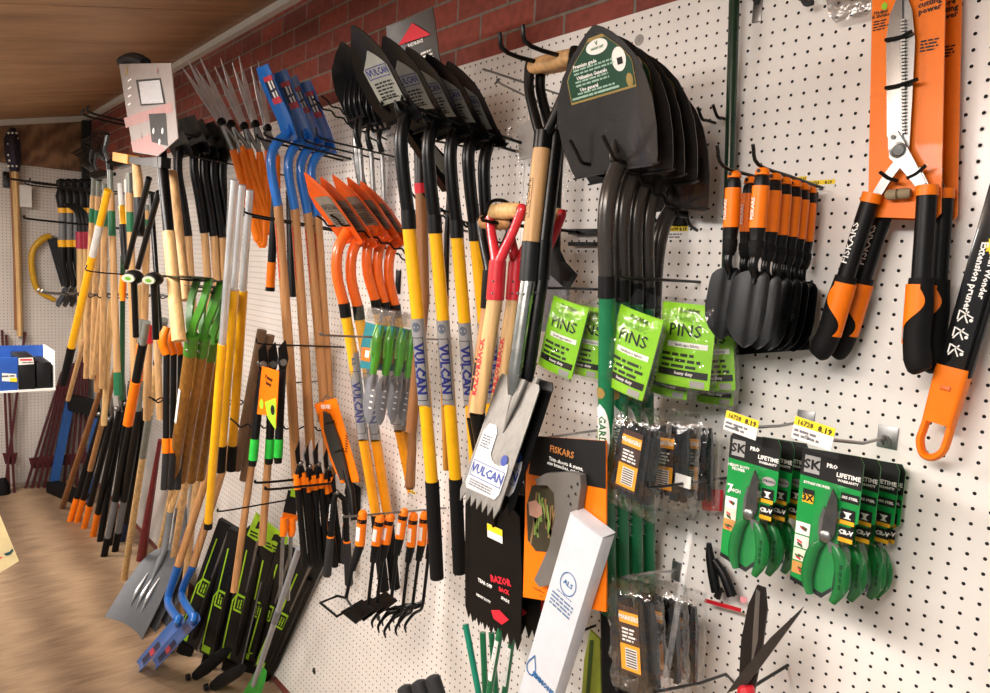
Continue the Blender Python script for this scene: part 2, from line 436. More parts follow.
panelm = grain('wood_panelling', '#5a3d28', '#9a7450', (1, 2.4, .8), .5, dist=6, wscale=2.2)
struct('floor', MB().aab(X0W-.16, X1W, -3.4, .16, -.1, 0), floorm)
# sloping ceiling in sheets with open joints running down the slope
cw = 2.41; x = X0W-.16
while x < X1W:
    e = min(-5.75 if x < -6 else x+cw, X1W)
    mb = MB(); mb.prism([(x+.005, .16, ceil_z(.16)), (e-.005, .16, ceil_z(.16)), (e-.005, -3.4, ceil_z(-3.4)), (x+.005, -3.4, ceil_z(-3.4))], (0, 0, .02))
    struct('ceiling', mb, ceilm); x = e
mb = MB(); mb.prism([(X0W-.16, .16, ceil_z(.16)+.021), (X1W, .16, ceil_z(.16)+.021), (X1W, -3.4, ceil_z(-3.4)+.021), (X0W-.16, -3.4, ceil_z(-3.4)+.021)], (0, 0, .05)); struct('ceiling', mb, M('ceiling_backing', '#20160e', .8))
# panelling on the far wall above the pegboard, and the painted trims
mb = MB(); mb.prism([(X0W-.002, 0, 2.62), (X0W-.002, -3.2, 2.62), (X0W-.002, -3.2, ceil_z(-3.2)), (X0W-.002, 0, ceil_z(0))], (-.009, 0, 0)); struct('wall_far_panelling', mb, panelm)
trimm = M('off_white_trim', '#c9c2b6', .5, var=.05)
mb = MB(); mb.prism([(X0W+.02, 0, ceil_z(0)-.045), (X0W+.02, -3.2, ceil_z(-3.2)-.045), (X0W+.02, -3.2, ceil_z(-3.2)), (X0W+.02, 0, ceil_z(0))], (-.02, 0, 0)); struct('trim_1', mb, trimm)
mb = MB(); mb.aab(X0W+.02, X1W, -.02, .012, ceil_z(-.02)-.032, ceil_z(-.02)); struct('trim_2', mb, trimm)
struct('trim_3', MB().aab(X0W+.001, X0W+.06, -.055, .011, 2.2, 3.03), M('dark_green_trim', '#1d2320', .5))
# ================================================================== right side of the wall
def FY(y):
    """upright plane facing the shop at distance -y from the wall; u = x, v = z"""
    return lambda u, v, off=0.0: V((u, y-off, v))
def Q(px, py, y): p = AY(px, py, y); return (p.x, p.z)
def QS(pts, y): return [Q(a, b, y) for a, b in pts]
def card(name, pts, y, mat, parent, th=.0012): return build(name, poly(FY(y), QS(pts, y), 0, th), mat, parent, 0)
def patch(name, pts, y, mat, parent, off=.0008): return build(name, poly(FY(y), QS(pts, y), off), mat, parent, 0, False)
def wire(mb, pts, r=.003, sm=5): return mb.tube(pts, r, 8, smooth=sm)
def hook(label, base, tips, rise=.0, ln=None, r=.0032, mat=None, up=.025, plate=True, wavy=False, kind='peg_hook', group=None):
    """peg hook: base (x,z) on the board, one prong per x offset in tips=[(dx, length)]"""
    mat = mat or black
    x, z = base
    t = thing(kind, label, 'hook', (x, 0, z), group)
    if plate: build('back_plate', MB().box((x+sum(d for d, l in tips)/len(tips), -.003, z), (.014+max(abs(d) for d, l in tips), 0, 0), (0, .003, 0), (0, 0, .02), .001), mat, t)
    for d, l in tips:
        if wavy:
            pts = [V((x+d, .005, z))]; n = int(l/.045)
            for i in range(n):
                yy = -l+.045*(n-i)-.03 if False else -(i+1)*l/(n+.5); zz = z+rise*(i+1)/n
                pts += [V((x+d, yy+.016, zz-.007)), V((x+d, yy, zz+.009))]
            pts.append(V((x+d, -l, z+rise+up)))
            build('prong', MB().tube(pts, r, 8, smooth=3), mat, t)
        else:
            build('prong', MB().tube([(x+d, .005, z), (x+d, -l*.5, z+rise*.5), (x+d, -l+.012, z+rise), (x+d, -l-up*.35, z+rise+up)], r, 8, smooth=4), mat, t)
    return t
GREY_ROWS = ORD
# ---- trowels ------------------------------------------------------------------------------
XT = -.665
def trowel(label, group):
    P = lambda a, b: AX(a, b, XT)
    t = thing('hand_trowel', label, 'trowel', P(763, 172), group)
    a, b, c, d, e = P(763, 168), P(761, 186), P(757.6, 228), P(755, 258), P(753, 266)
    S = Cyl(c, b, .0145, (-.15, -1, .1)); L = (b-c).length
    h = build('handle', MB().lathe(a, d, [(.09, .0105), (.13, .0125), (.2, .0132), (.45, .0138), (.66, .0138), (.7, .0128), (.8, .0115), (.93, .0125), (1, .0085)], 16), bsatin, t)
    build('grip_groove', MB().lathe(c.lerp(d, .35), c.lerp(d, .75), [(0, .006), (.2, .0132), (.8, .0132), (1, .006)], 12), brub, h)
    cp = MB(); n = (b-a).normalized()
    cp.lathe(a-n*.001, a+n*.012, [(0, .004), (.15, .009), (.5, .0118), (1, .0122)], 16); build('end_cap', cp, orange, t)
    hl = build('hang_hole', MB().tube([a+V((.0, -.0125, -.006))+n*0, a+V((0, -.0135, -.006))], .0035, 10), blkp, t)
    build('sleeve', MB().lathe(c, b, [(0, .0143), (1, .0143)], 18), orange, t)
    mb = MB(); letters(mb, S, 'FISKARS', -.001, L*.45, .0095, PI/2, 1.1); lt = build('lettering', mb, white, t, 0, False)
    lines(t, S, -.010, L*.5, .006, L*.75, 9, blkp, seed=4)
    tip = P(740, 347); m1 = P(752, 270); cl = [m1, m1.lerp(tip, .25), m1.lerp(tip, .5), m1.lerp(tip, .75), tip]
    B = Blade(cl, [(0, .016), (.04, .026), (.10, .0325), (.2, .0345), (.55, .036), (.74, .033), (.86, .025), (.94, .015), (1, .002)], .012)
    build('blade', B.mesh(22, 11, .0016), M('black_coated_blade', '#0c0d0e', .3, var=.12, spec=.13), t)
    build('tang', MB().tube([d+V((0, 0, .01)), e, B(0, B.len*.05, .0), B(0, B.len*.17, .002)], [.008, .0085, .0075, .002], 10, smooth=3, flat=.8), black, t)
    return t
t0 = trowel('black hand trowel with orange sleeve, front-most on the right of the two trowel hooks', 'trowels on the right hook')
yf = AX(763, 168, XT).y
for i, (px, py) in enumerate([(775, 175), (785, 180), (795, 183), (803, 187), (810, 191)]):
    q = AX(px, py, XT); dup(t0, (0, q.y-yf, (q.z-AX(763, 168, XT).z)*.6), (random.uniform(-.02, .02), 0, random.uniform(-.12, .12)),
        'black hand trowel with orange sleeve, %s behind the front one on the right trowel hook' % ORD[i], 'trowels on the right hook')
XL = -.742
for i, (px, py) in enumerate([(735, 171), (751, 177), (760, 180)]):
    q = AX(px, py, XL); z0 = AX(763, 168, XT); dup(t0, (XL-XT, q.y-z0.y, q.z-z0.z), (.03, 0, -.12+.1*i),
        'black hand trowel with orange sleeve, %s from the front on the left trowel hook' % ORD[i], 'trowels on the left hook')
def z_at(x, y, px, py): return AX(px, py, x).z
hook('black peg hook carrying the six right-hand trowels', (XT, 2.152), [(0, .24)], .012, up=.03, plate=False)
hook('black peg hook carrying the left-hand trowels', (XL, 2.160), [(0, .225)], .01, up=.032, plate=False)
# black plate, shelf tags behind the trowels
tag(build('hook_plate', MB().box(AY(811, 213, -.004), (.009, 0, 0), (0, .004, 0), (0, 0, .04), .002), black), 'black plastic hook plate on the pegboard behind the trowel handles', 'hook plate')
def shelf_tag(label, px, py, y, w, h, tilt=0, hold=False):
    p = AY(px, py, y); t = thing('price_tag', label, 'price tag', p)
    c, s = math.cos(tilt), math.sin(tilt)
    S = lambda u, v, off=0.0: V((p.x+u*c-v*s, y-off, p.z+u*s+v*c))
    build('paper', poly(S, [(-w/2, -h/2), (w/2, -h/2), (w/2, h/2), (-w/2, h/2)], .0006, .0014), paper, t, 0)
    build('yellow_band', rect(S, -w/2, w/2, h*.12, h/2, .0008), yel, t, 0, False)
    mb = MB(); letters(mb, S, '16728', -w*.22, h*.28, h*.3, off=.0016); letters(mb, S, '8.19', w*.27, h*.26, h*.36, off=.0016, bold=.03)
    build('lettering', mb, blkp, t, 0, False)
    lines(t, S, -w*.1, -h*.2, w*.7, h*.42, 2, M('grey_ink', '#6b6b70', .6), .0016, seed=int(px))
    return t, S
shelf_tag('small yellow and white price tag on the pegboard right behind the trowel caps', 821, 186, -.0004, .052, .022)
shelf_tag('half hidden yellow price tag on the pegboard between trowel caps and wall', 799, 182, -.0004, .03, .02)
shelf_tag('yellow and white price tag on the pegboard below the grey shovel sockets', 678, 233, -.0004, .05, .03)
# green pole with a black cross bar behind the trowels
t = thing('garden_rake', 'dark green pole hanging behind the trowels with a black cross bar at its foot', 'rake', AY(733, 0, -.035))
pt, pb = AY(735, -25, -.035), AY(725, 335, -.035)
build('pole', MB().tube([pt, pt.lerp(pb, .4), pb], .0105, 14), M('dark_green_paint', '#12301f', .3, var=.15, coat=.3), t)
bl, br_ = AY(700, 352, -.035), AY(812, 343, -.035)
hd = build('cross_bar', MB().bar([bl, br_], .012, .009, ref=(0, 0, 1)), black, t)
# ---- bypass pruners on green cards --------------------------------------------------------
GRN = M('green_card', '#0f8a3c', .36, var=.05, coat=.3); GRH = M('green_plastic', '#0a6b2d', .34, var=.08)
ydk = M('amber_print', '#e5a91c', .6, var=.04)
def pruner_pack(label, group, y, TL, W_, front, big):
    """TL top left (x,z) of the card, W_ its width"""
    x0, z0 = TL; H = .238; t = thing('pruner_pack', label, 'pruner pack', (x0+W_/2, y, z0), group)
    S0 = lambda u, v, off=0.0: V((x0+u*W_, y-off-(1-0)*0, z0-v*H))     # u 0..1, v 0..1 downwards
    U = lambda u, v: (u, v)
    out = [(.0, .03), (.05, .0), (.93, -.02), (1.0, .03), (1.0, .42), (.73, .53), (.70, .93), (.55, 1.0), (.0, .95)]
    cd_ = build('card', poly(S0, out, 0, .0012), GRN, t, 0)
    build('header', poly(S0, [(.0, .03), (.05, .0), (.93, -.02), (1.0, .03), (1.0, .205), (.0, .19)], .0006), blkp, cd_, 0, False)
    build('footer', poly(S0, [(.0, .92), (.55, .965), (.70, .90), (.70, .93), (.55, 1.0), (.0, .95)], .0006), blkp, cd_, 0, False)
    def P_(pts, nm, mat, off=.0012): build(nm, poly(S0, pts, off), mat, cd_, 0, False)
    def B_(u0, u1, v0, v1): return [(u0, v0), (u1, v0), (u1, v1), (u0, v1)]
    A = W_/H
    def L_(s, u, v, h, mat, sx=1.0, bold=.03, off=.0018):
        S = lambda a, b, o=0.0: V((x0+u*W_+a, y-o, z0-v*H+b)); txt(cd_, S, s, 0, 0, h, mat, 0, sx, bold, off)
    P_(B_(.06, .32, .045, .165), 'badge', greyp); L_('SK', .19, .108, .022, blkp, 1.15)
    L_('LIFETIME', .79, .132, .0098, white, 1.0, .03); L_('WARRANTY', .79, .167, .0058, white)
    L_('PRO', .52, .085, .009, white, 1.0, .05)
    if big:
        P_(B_(.70, .99, .24, .30), 'panel', blkp); L_('SK5 STEEL', .845, .27, .0056, white)
        P_(B_(.08, .27, .28, .345), 'panel', blkp); P_(B_(.08, .27, .315, .375), 'panel', ydk, .0014); L_('3X', .17, .342, .0145, blkp, 1.0, .05)
        L_('BYPASS PRUNER', .30, .235, .0060, white)
    else:
        L_('HEAVY DUTY\nPRUNER', .23, .25, .0068, white); L_('7', .09, .42, .022, white); L_('INCH', .2, .425, .009, white)
        build('seal', poly(S0, [(.84+.13*math.cos(k*PI/9), .29+.032*math.sin(k*PI/9)) for k in range(18)], .0012), greyp, cd_, 0, False); L_('STRONG', .84, .29, .0055, blkp)
    P_(B_(.72, .95, .345, .44), 'panel', blkp); P_(B_(.72, .95, .422, .45), 'panel', ydk, .0014)
    P_([(.76, .365), (.9, .365), (.86, .385), (.86, .40), (.9, .41), (.77, .41), (.81, .4), (.81, .385)], 'anvil', white, .0016)
    P_(B_(.72, .95, .465, .555), 'panel', blkp); P_(B_(.72, .95, .54, .57), 'panel', ydk, .0014); L_('CR-V', .835, .503, .0098, white, 1.0, .05)
    pc = ['#e7e1dc', '#d9d4cc', '#cfd0bb', '#c08a4a'] if big else ['#e7e1dc', '#cfd0bb', '#c08a4a']
    for k, cc in enumerate(pc):
        v0 = .52+k*.095 if big else .48+k*.085
        P_(B_(.015, .26, v0, v0+.085), 'picture', M('picture_tint_'+cc[1:], cc, .6), .0012)
        r = random.Random(k+7)
        for q in range(3):
            a, b = .05+.12*r.random(), v0+.02+.04*r.random()
            P_([(a, b), (a+.09, b+.012), (a+.085, b+.026), (a-.004, b+.012)], 'picture_shape', [redp, grnp, M('bark_print', '#5b3f28', .6)][(k+q) % 3], .0016)
    # the tool itself lies on the card
    def T(u, v, o=.008): return S0(u, v, o)
    bl = build('upper_blade', MB().prism([T(u, v, .011) for u, v in ((.60, .225), (.685, .29), (.715, .40), (.70, .53), (.60, .60), (.49, .52), (.50, .43), (.54, .33))], (0, .004, 0)), M('coated_pruner_blade', '#5c5a56', .3, .8, var=.15), t, 0)
    build('hook_blade', MB().prism([T(u, v, .007) for u, v in ((.47, .36), (.52, .40), (.50, .5), (.58, .56), (.5, .6), (.42, .56), (.42, .45))], (0, .003, 0)), steel2, t, 0)
    build('pivot_bolt', MB().lathe(T(.565, .555, .010), T(.565, .555, .016), [(0, .0095), (.6, .0095), (1, .006)], 16), steel2, t)
    build('latch', MB().prism([T(u, v, .013) for u, v in ((.60, .57), (.78, .59), (.80, .63), (.66, .655))], (0, .004, 0)), zinc, t, 0)
    for nm, pts, rr in (('handle', [(.50, .60), (.40, .66), (.34, .76), (.32, .88), (.40, .985)], [.006, .009, .0105, .0095, .006]), ('handle', [(.70, .60), (.80, .66), (.88, .76), (.88, .87), (.77, .985)], [.006, .0105, .0125, .011, .006])):
        hh = build(nm, MB().tube([T(u, v, .009) for u, v in pts], rr, 10, smooth=5, flat=.75, ref=(1, 0, 0)), GRH, t)
        for k in range(4):
            if pts[0][0] > .6: build('grip_slot', MB().box(T(.885, .72+.045*k, .0185), (.0018, 0, 0), (0, .001, 0), (0, 0, .0036)), M('dark_green_plastic', '#064a20', .5), hh)
    build('blister', MB().prism([T(u, v, .001) for u, v in ((.30, .60), (.44, .30), (.55, .2), (.72, .22), (.78, .5), (.95, .64), (.97, .9), (.8, .97), (.45, .985), (.3, .95))], (0, -.018, 0)), clear2, t, 30)
    return t
yA = AX(871, 453, -.452).y
p0 = pruner_pack('green carded bypass pruner marked 3X, front-most of the right card hook', 'pruner packs marked 3X', yA, Q(803, 447, yA), .0985, True, True)
for i, (px, py) in enumerate([(889, 459), (907, 466), (913, 468)]):
    q = AX(px, py, -.450); dup(p0, (.0, q.y-yA, (q.z-AX(871, 453, -.452).z)*.75), (0, 0, random.uniform(-.03, .03)), 'green carded bypass pruner, %s card behind the one marked 3X' % ORD[i], 'pruner packs marked 3X')
yB = AX(784, 445, -.585).y
p1 = pruner_pack('green carded pruner marked 7 INCH, front-most of the left card hook', 'pruner packs marked 7 inch', yB, Q(731, 432, yB), .0945, True, False)
for i, (px, py) in enumerate([(797, 449), (812, 452)]):
    q = AX(px, py, -.585); dup(p1, (0, q.y-yB, (q.z-AX(784, 445, -.585).z)*.75), (0, 0, random.uniform(-.03, .03)), 'green carded pruner, %s card behind the one marked 7 INCH' % ORD[i], 'pruner packs marked 7 inch')
for nm, bx, tx, px, py in (('right', (888, 437), -.30, 813, 433), ('left', (806, 421), -.245, 741, 425)):
    b = AY(*bx, 0); t = thing('peg_hook', 'silver peg hook with square plate carrying the %s green pruner cards' % nm, 'hook', b)
    build('back_plate', MB().box(b+V((.0, -.0015, 0)), (.017, 0, 0), (0, .0015, 0), (0, 0, .02), .001), zinc, t)
    e = AY(px+8, py+3, tx+.05); e.x = b.x
    build('prong', MB().tube([b, b+V((0, -.1, 0)), V((b.x, tx-.004, AX(px, py, b.x).z-.004))], .003, 8), zinc, t)
    build('prong_loop', MB().tube([b+V((-.006, -.003, -.014)), b+V((-.006, -.012, -.004)), b+V((.0, -.014, .004)), b+V((.006, -.012, -.004)), b+V((.006, -.003, -.014))], .002, 6, smooth=3), zinc, t)
    tg, S = shelf_tag('yellow-topped price tag in clear holder at the tip of the %s pruner hook' % nm, px, py, tx, .062, .034, -.12)
    build('holder', rect(S, -.041, .045, -.026, .021, .003), clear2, tg, 0, False)
# ---- hedge shears on orange cards ---------------------------------------------------------
def hedge_shears(label, y):
    q = lambda a, b, o=0.0: AY(a, b, y-o)
    t = thing('hedge_shears', label, 'hedge shears', AY(905, 150, y), 'carded hedge shears')
    cd_ = card('backing_card', [(873, -45), (868, 208), (873, 217), (935, 219), (941, 213), (946, -45)], y, orangec, t, .003)
    S = FY(y)
    def L_(s, px, py, h, mat, rot=0, sx=1, bold=.03): u, v = Q(px, py, y); txt(cd_, S, s, u, v, h, mat, rot, sx, bold, .0012)
    L_('3x\nmore\ncutting\npower', 930, -1, .0125, blkp, .1, 1, .03)
    u, v = Q(930, 45, y); lines(cd_, S, u, v, .028, .02, 4, blkp, seed=3)
    u, v = Q(881, 25, y); lines(cd_, S, u, v, .024, .018, 4, blkp, seed=5)
    L_('Hedges\n& Shrubs', 881, 14, .0075, blkp)
    build('leaf_mark', poly(S, [Q(*p, y) for p in ((882, 5), (885, 2), (888, 5), (886, 10), (882, 9))], .001), lime, cd_, 0, False)
    # blades
    bl = MB().prism([q(a, b, .012) for a, b in ((888, 26), (891, 12), (896, 0), (902, -9), (907, -4), (912, 10), (915, 40), (912, 100), (909, 150), (898, 152), (888, 150), (887, 40))], (0, .003, 0))
    b1 = build('blade', bl, steel, t, 0)
    b2 = build('blade', MB().prism([q(a, b, .017) for a, b in ((897, -2), (890, 14), (886, 40), (887, 135), (893, 150), (902, 145), (902, -6))], (0, .003, 0)), M('ground_steel', '#a9abac', .22, 1.0, var=.06, stretch=(1, 1, .1)), t, 0)
    mb = MB()
    for k in range(34):
        a = q(902.5+(.4 if k < 20 else .4), 20+k*3.4, .0185); mb.box(a, (.0032, 0, 0), (0, .0012, 0), (0, 0, .0016))
    build('serration', mb, steel2, b2, 0)
    build('pivot_plate', MB().prism([q(a, b, .022) for a, b in ((889, 134), (897, 130), (903, 140), (913, 158), (926, 183), (916, 187), (902, 170), (889, 158))], (0, .004, 0)), steel, t, 0)
    build('pivot_bolt', MB().lathe(q(898, 150, .022), q(898, 150, .031), [(0, .0125), (.4, .0125), (.5, .009), (1, .008)], 20), steel2, t)
    build('rivet', MB().lathe(q(893, 137, .022), q(893, 137, .026), [(0, .0035), (1, .003)], 10), steel2, t)
    for pts in ([(899, 163), (889, 176), (879, 192), (873, 202)], [(916, 170), (923, 184), (927, 192)]):
        build('arm', MB().bar([q(a, b, .016) for a, b in pts], .0075, .003, ref=(1, 0, 0), smooth=3), steel, t)
    build('bumper', MB().lathe(q(886, 195, .014), q(911, 193, .014), [(0, .006), (.1, .0085), (.45, .009), (.5, .005), (.55, .009), (.9, .0085), (1, .006)], 14), M('tan_rubber', '#8a7c62', .7), t)
    for (fa, fb, ga, gb, nm) in (((871, 199), (860, 232), (845, 280), (822, 358), 'left'), ((927, 192), (925, 225), (921, 282), (914, 372), 'right')):
        A, B_, C, D_ = q(*fa, .016), q(*fb, .016), q(*ga, .016), q(*gb, .016)
        sg = -1 if nm == 'left' else 1
        fr = build('ferrule', MB().tube([A+(A-B_).normalized()*.010, A-(A-B_).normalized()*.006], [.0158, .0162], 14), orange, t)
        hd = build('handle', MB().tube([A, B_, C+(C-B_).normalized()*.01], .0145, 16), bsatin, t)
        if sg < 0:
            SS = Cyl(C, A, .0146, (-.35, -1, .1)); txt(hd, SS, 'FISKARS', 0, (A-C).length*.45, .018, white, PI/2, 1.1, .012, .0008)
        d = (D_-C); L = d.length; d.normalize(); sd = V((sg*-1, 0, 0)); sd = (sd-d*sd.dot(d)).normalized()
        R = [C-d*.006, C+d*.012, C+d*L*.3, C+d*L*.62, C+d*L*.85, C+d*L*.97, C+d*L]
        off = [0, 0, .001, -.0, .004, .008, .010]
        grip = build('grip', MB().tube([p+sd*(-o) for p, o in zip(R, off)], [.0175, .0185, .0195, .0195, .0205, .017, .006], 18, smooth=4), brub, t)
        # soft orange inlay along the front of the grip
        def SG(u, v, o=0.0, C=C, d=d, sd=sd): return Cyl(C, C+d, .0198, (0, -1, .15))(u, v, o)
        pr = [(-.024, .012), (.016, .012), (.014, L*.16), (-.001, L*.3), (-.006, L*.5), (-.010, L*.62), (-.018, L*.7), (-.026, L*.66)] if sg > 0 else [(-.012, .012), (.026, .012), (.028, L*.6), (.020, L*.72), (.004, L*.62), (-.002, L*.5), (.004, L*.3), (-.002, L*.16)]
        mb = MB(); n = 14
        def edge(v, side):
            # inlay limits at height v: simple S curve
            k = max(0, min(1, (v-.012)/(L*.62)))
            s = .5+.5*math.cos(k*PI)
            inner = .018*s-.012+(.010*math.sin(k*PI*2))
            return inner
        vs_ = [.004+(L*.66)*i/n for i in range(n+1)]
        if sg > 0: mb.sheet(SG, lambda v: [.030-(.030-edge(v, 0)*-1.0)*i/6 for i in range(7)], vs_, .0012)
        else: mb.sheet(SG, lambda v: [-.034+(edge(v, 0)+.034)*i/6 for i in range(7)], vs_, .0012)
        build('grip_inlay', mb, orange, grip, 40, False)
    for pts in ([(885, 40), (900, 37), (912, 31)], [(885, 88), (900, 85), (918, 79)], [(880, 172), (888, 178), (898, 181)], [(907, 178), (916, 174), (926, 165)]):
        build('tie', MB().tube([q(a, b, .021) for a, b in pts], .003, 8, smooth=3), black, t)
    return t
ys = -.075
sh = hedge_shears('steel hedge shears with orange and black grips on orange card, in front of its twin', ys)
dup(sh, (.007, .05, .0), (0, 0, .0), 'steel hedge shears on orange card, mostly hidden behind its twin nearest the board', 'carded hedge shears')
# ---- telescopic pruner at the right edge --------------------------------------------------
y = -.05
t = thing('pole_pruner', 'black square tube pruner with orange looped end grip at the right edge', 'pruner', AY(955, 372, y))
a, b, c = AY(1012, 170, y), AY(953, 374, y), AY(931, 440, y)
d = (b-a).normalized(); sd = V((1, 0, 0)); sd = (sd-d*sd.dot(d)).normalized(); f = d.cross(sd); f = f if f.y < 0 else -f
tb = build('tube', MB().box((a+b)/2, (b-a)/2, sd*.021, f*.014, .004), M('black_gloss_tube', '#111112', .22, coat=.5), t)
build('tube_rail', MB().box((a+b)/2+sd*.023+f*.004, (b-a)/2, sd*.004, f*.007, .002), bsatin, tb)
S = lambda u, v, off=0.0: b-d*v+sd*u+f*(.0142+off)
txt(tb, S, 'Extension pruner', -.003, .155, .014, white, PI/2+PI, 1.1, .03, .001); txt(tb, S, 'Reach Wonder', .012, .165, .012, white, PI/2+PI, 1.1, .03, .001)
mb = MB()
for k in range(3):
    v0 = .030+.027*k
    for (u1, v1, u2, v2) in ((-.010, 0, -.004, .010), (.004, 0, -.002, .010), (-.003, .010, .002, .018), (-.010, .017, .010, .009), (-.011, .003, -.011, .018)):
        e = V((u2-u1, v2-v1, 0)).normalized(); n = V((-e.y, e.x, 0))*.0011
        mb.bm.faces.new([mb.bm.verts.new(S(p, q+v0, .001)) for p, q in ((u1+n.x, v1+n.y), (u2+n.x, v2+n.y), (u2-n.x, v2-n.y), (u1-n.x, v1-n.y))])
    for q in range(8): pass
    mb.bm.faces.new([mb.bm.verts.new(S(.008+.0028*math.cos(q*PI/4), v0+.005+.0028*math.sin(q*PI/4), .001)) for q in range(8)])
build('pictogram', mb, white, tb, 0, False)
build('sunburst', poly(S, [(.010+(.014 if k % 2 else .010)*math.cos(k*PI/12), .205+(.014 if k % 2 else .010)*math.sin(k*PI/12)) for k in range(24)], .0009), yel, tb, 0, False)
G = lambda u, v: b+d*v+sd*u
L = (c-b).length
g = MB(); rings = []
for v, w, h in ((-.012, .0235, .0165), (0, .0245, .0172), (L*.35, .0235, .016), (L*.72, .0225, .015)):
    rings.append([G(0, v)+sd*(w*math.copysign(abs(math.cos(k*PI/10))**.35, math.cos(k*PI/10)))+f*(h*math.copysign(abs(math.sin(k*PI/10))**.35, math.sin(k*PI/10))) for k in range(20)])
g.loft(rings); gr = build('grip', g, orange, t)
build('grip_button', MB().box(G(.0, L*.2)+f*.0165, sd*.008, f*.001, d*.004, .0015), M('deep_orange_plastic', '#d9640c', .45), gr)
lp = [G(-.018, L*.70), G(-.019, L*.9), G(-.019, L*1.05), G(-.010, L*1.22), G(.004, L*1.24), G(.016, L*1.12), G(.0185, L*.95), G(.018, L*.70)]
build('hanging_loop', MB().tube(lp, .0062, 10, smooth=5, flat=1.6), orange, t)
# ---- small things fixed to the board ------------------------------------------------------
b = AY(758, 8, 0); t = thing('wall_bracket', 'zinc shelf bracket on the pegboard by the green pole top', 'bracket', b)
build('back_plate', MB().box(b+V((0, -.0015, .0)), (.010, 0, 0), (0, .0015, 0), (0, 0, .028), .001), zinc, t)
build('arm', MB().bar([b+V((-.0, -.003, .01)), b+V((0, -.10, .06)), b+V((0, -.16, .09))], .004, .005, ref=(1, 0, 0)), M('dark_zinc', '#4c4d4c', .4, .7), t)
p = AY(639, 40, -.001); S = PlaneN(p, (0, -1, 0))
t = thing('washer', 'round metal washer with screw on the pegboard above the grey shovels', 'washer', p)
build('disc', disc(S, 0, 0, .0125, th=.0015), steel, t, 0); build('screw_head', disc(S, 0, 0, .0035, off=.0018, th=.001), steel2, t, 0)
t = thing('blister_pack', 'torn clear plastic pack hanging from the top edge left of the hedge shears', 'pack', AY(843, 0, -.03))
build('pouch', poly(FY(-.03), QS([(820, -30), (870, -30), (871, 10), (866, 16), (848, 19), (836, 23), (829, 16)], -.03), 0, .002), FILM('grey_clear_plastic', fac=.3, rough=.2, tint=(.8, .8, .8)), t, 0)
build('tip', MB().tube([AY(800, -8, -.035), AY(806, 3, -.035), AY(813, 2, -.035)], .006, 8, smooth=3), dgrey, t)

hook('black peg hook behind the top of the orange shears cards, above the frame edge', (-.50, 2.50), [(0, .13)], .0, up=.02)
hook('black peg hook holding the green pole near its top', (AY(733, 0, 0).x-.018, 2.30), [(0, .06), (.036, .06)], .0, up=.02, plate=False)
# ================================================================== middle of the wall
def Q3(pts, y): return [AY(a, b, y) for a, b in pts]
def row(proto, X, ref, pxs, labels, group, rots=None, dz=1.0):
    r0 = AX(*ref, X); out = []
    for i, (p, lb) in enumerate(zip(pxs, labels)):
        q = AX(*p, X); rt = rots[i] if rots else (random.uniform(-.015, .015), random.uniform(-.01, .01), random.uniform(-.05, .05))
        out.append(dup(proto, (0, q.y-r0.y, (q.z-r0.z)*dz), rt, lb, group))
    return out
def hang_shovel(label, group, X, blade, hw, dish, bm, neck, rn, nm, handle, side=(1, 0, 0), name='shovel', step=True, label_fn=None, nv=16):
    """shovel hung blade up. blade: pixels base->tip; neck pixels top->bottom; handle: [(material, [pixels], radius, part name)]"""
    P = lambda p: AX(p[0], p[1], X)
    t = thing(name, label, 'shovel', P(neck[0]), group)
    cl = [P(p) for p in blade]; B = Blade(cl, hw, dish, side)
    bo = build('blade', B.mesh(nv, 11, .0018), bm, t)
    if step:
        w = B.w(0); a, tt = B.at(0); n = (B(0, .01)-B(0, .01, -.01)).normalized()
        for s in (-1, 1): build('step', MB().bar([B(s*w, 0, .001), B(s*w*.3, 0, .001)], .0085, .0018, ref=n), bm, bo)
    np_ = [P(p) for p in neck]; N2 = [B(0, B.len*.22, .001), B(0, B.len*.10, rn*.5)]+np_
    build('socket', MB().tube(N2, [rn*.15, rn*.75]+[rn]*len(np_), 14, smooth=5), nm, t)
    for m, pts, r, nme in handle:
        rr = r if isinstance(r, (list, tuple)) else r
        build(nme, MB().tube([P(p) for p in pts], rr, 14), m, t)
    if label_fn: label_fn(t, B, bo, P)
    return t
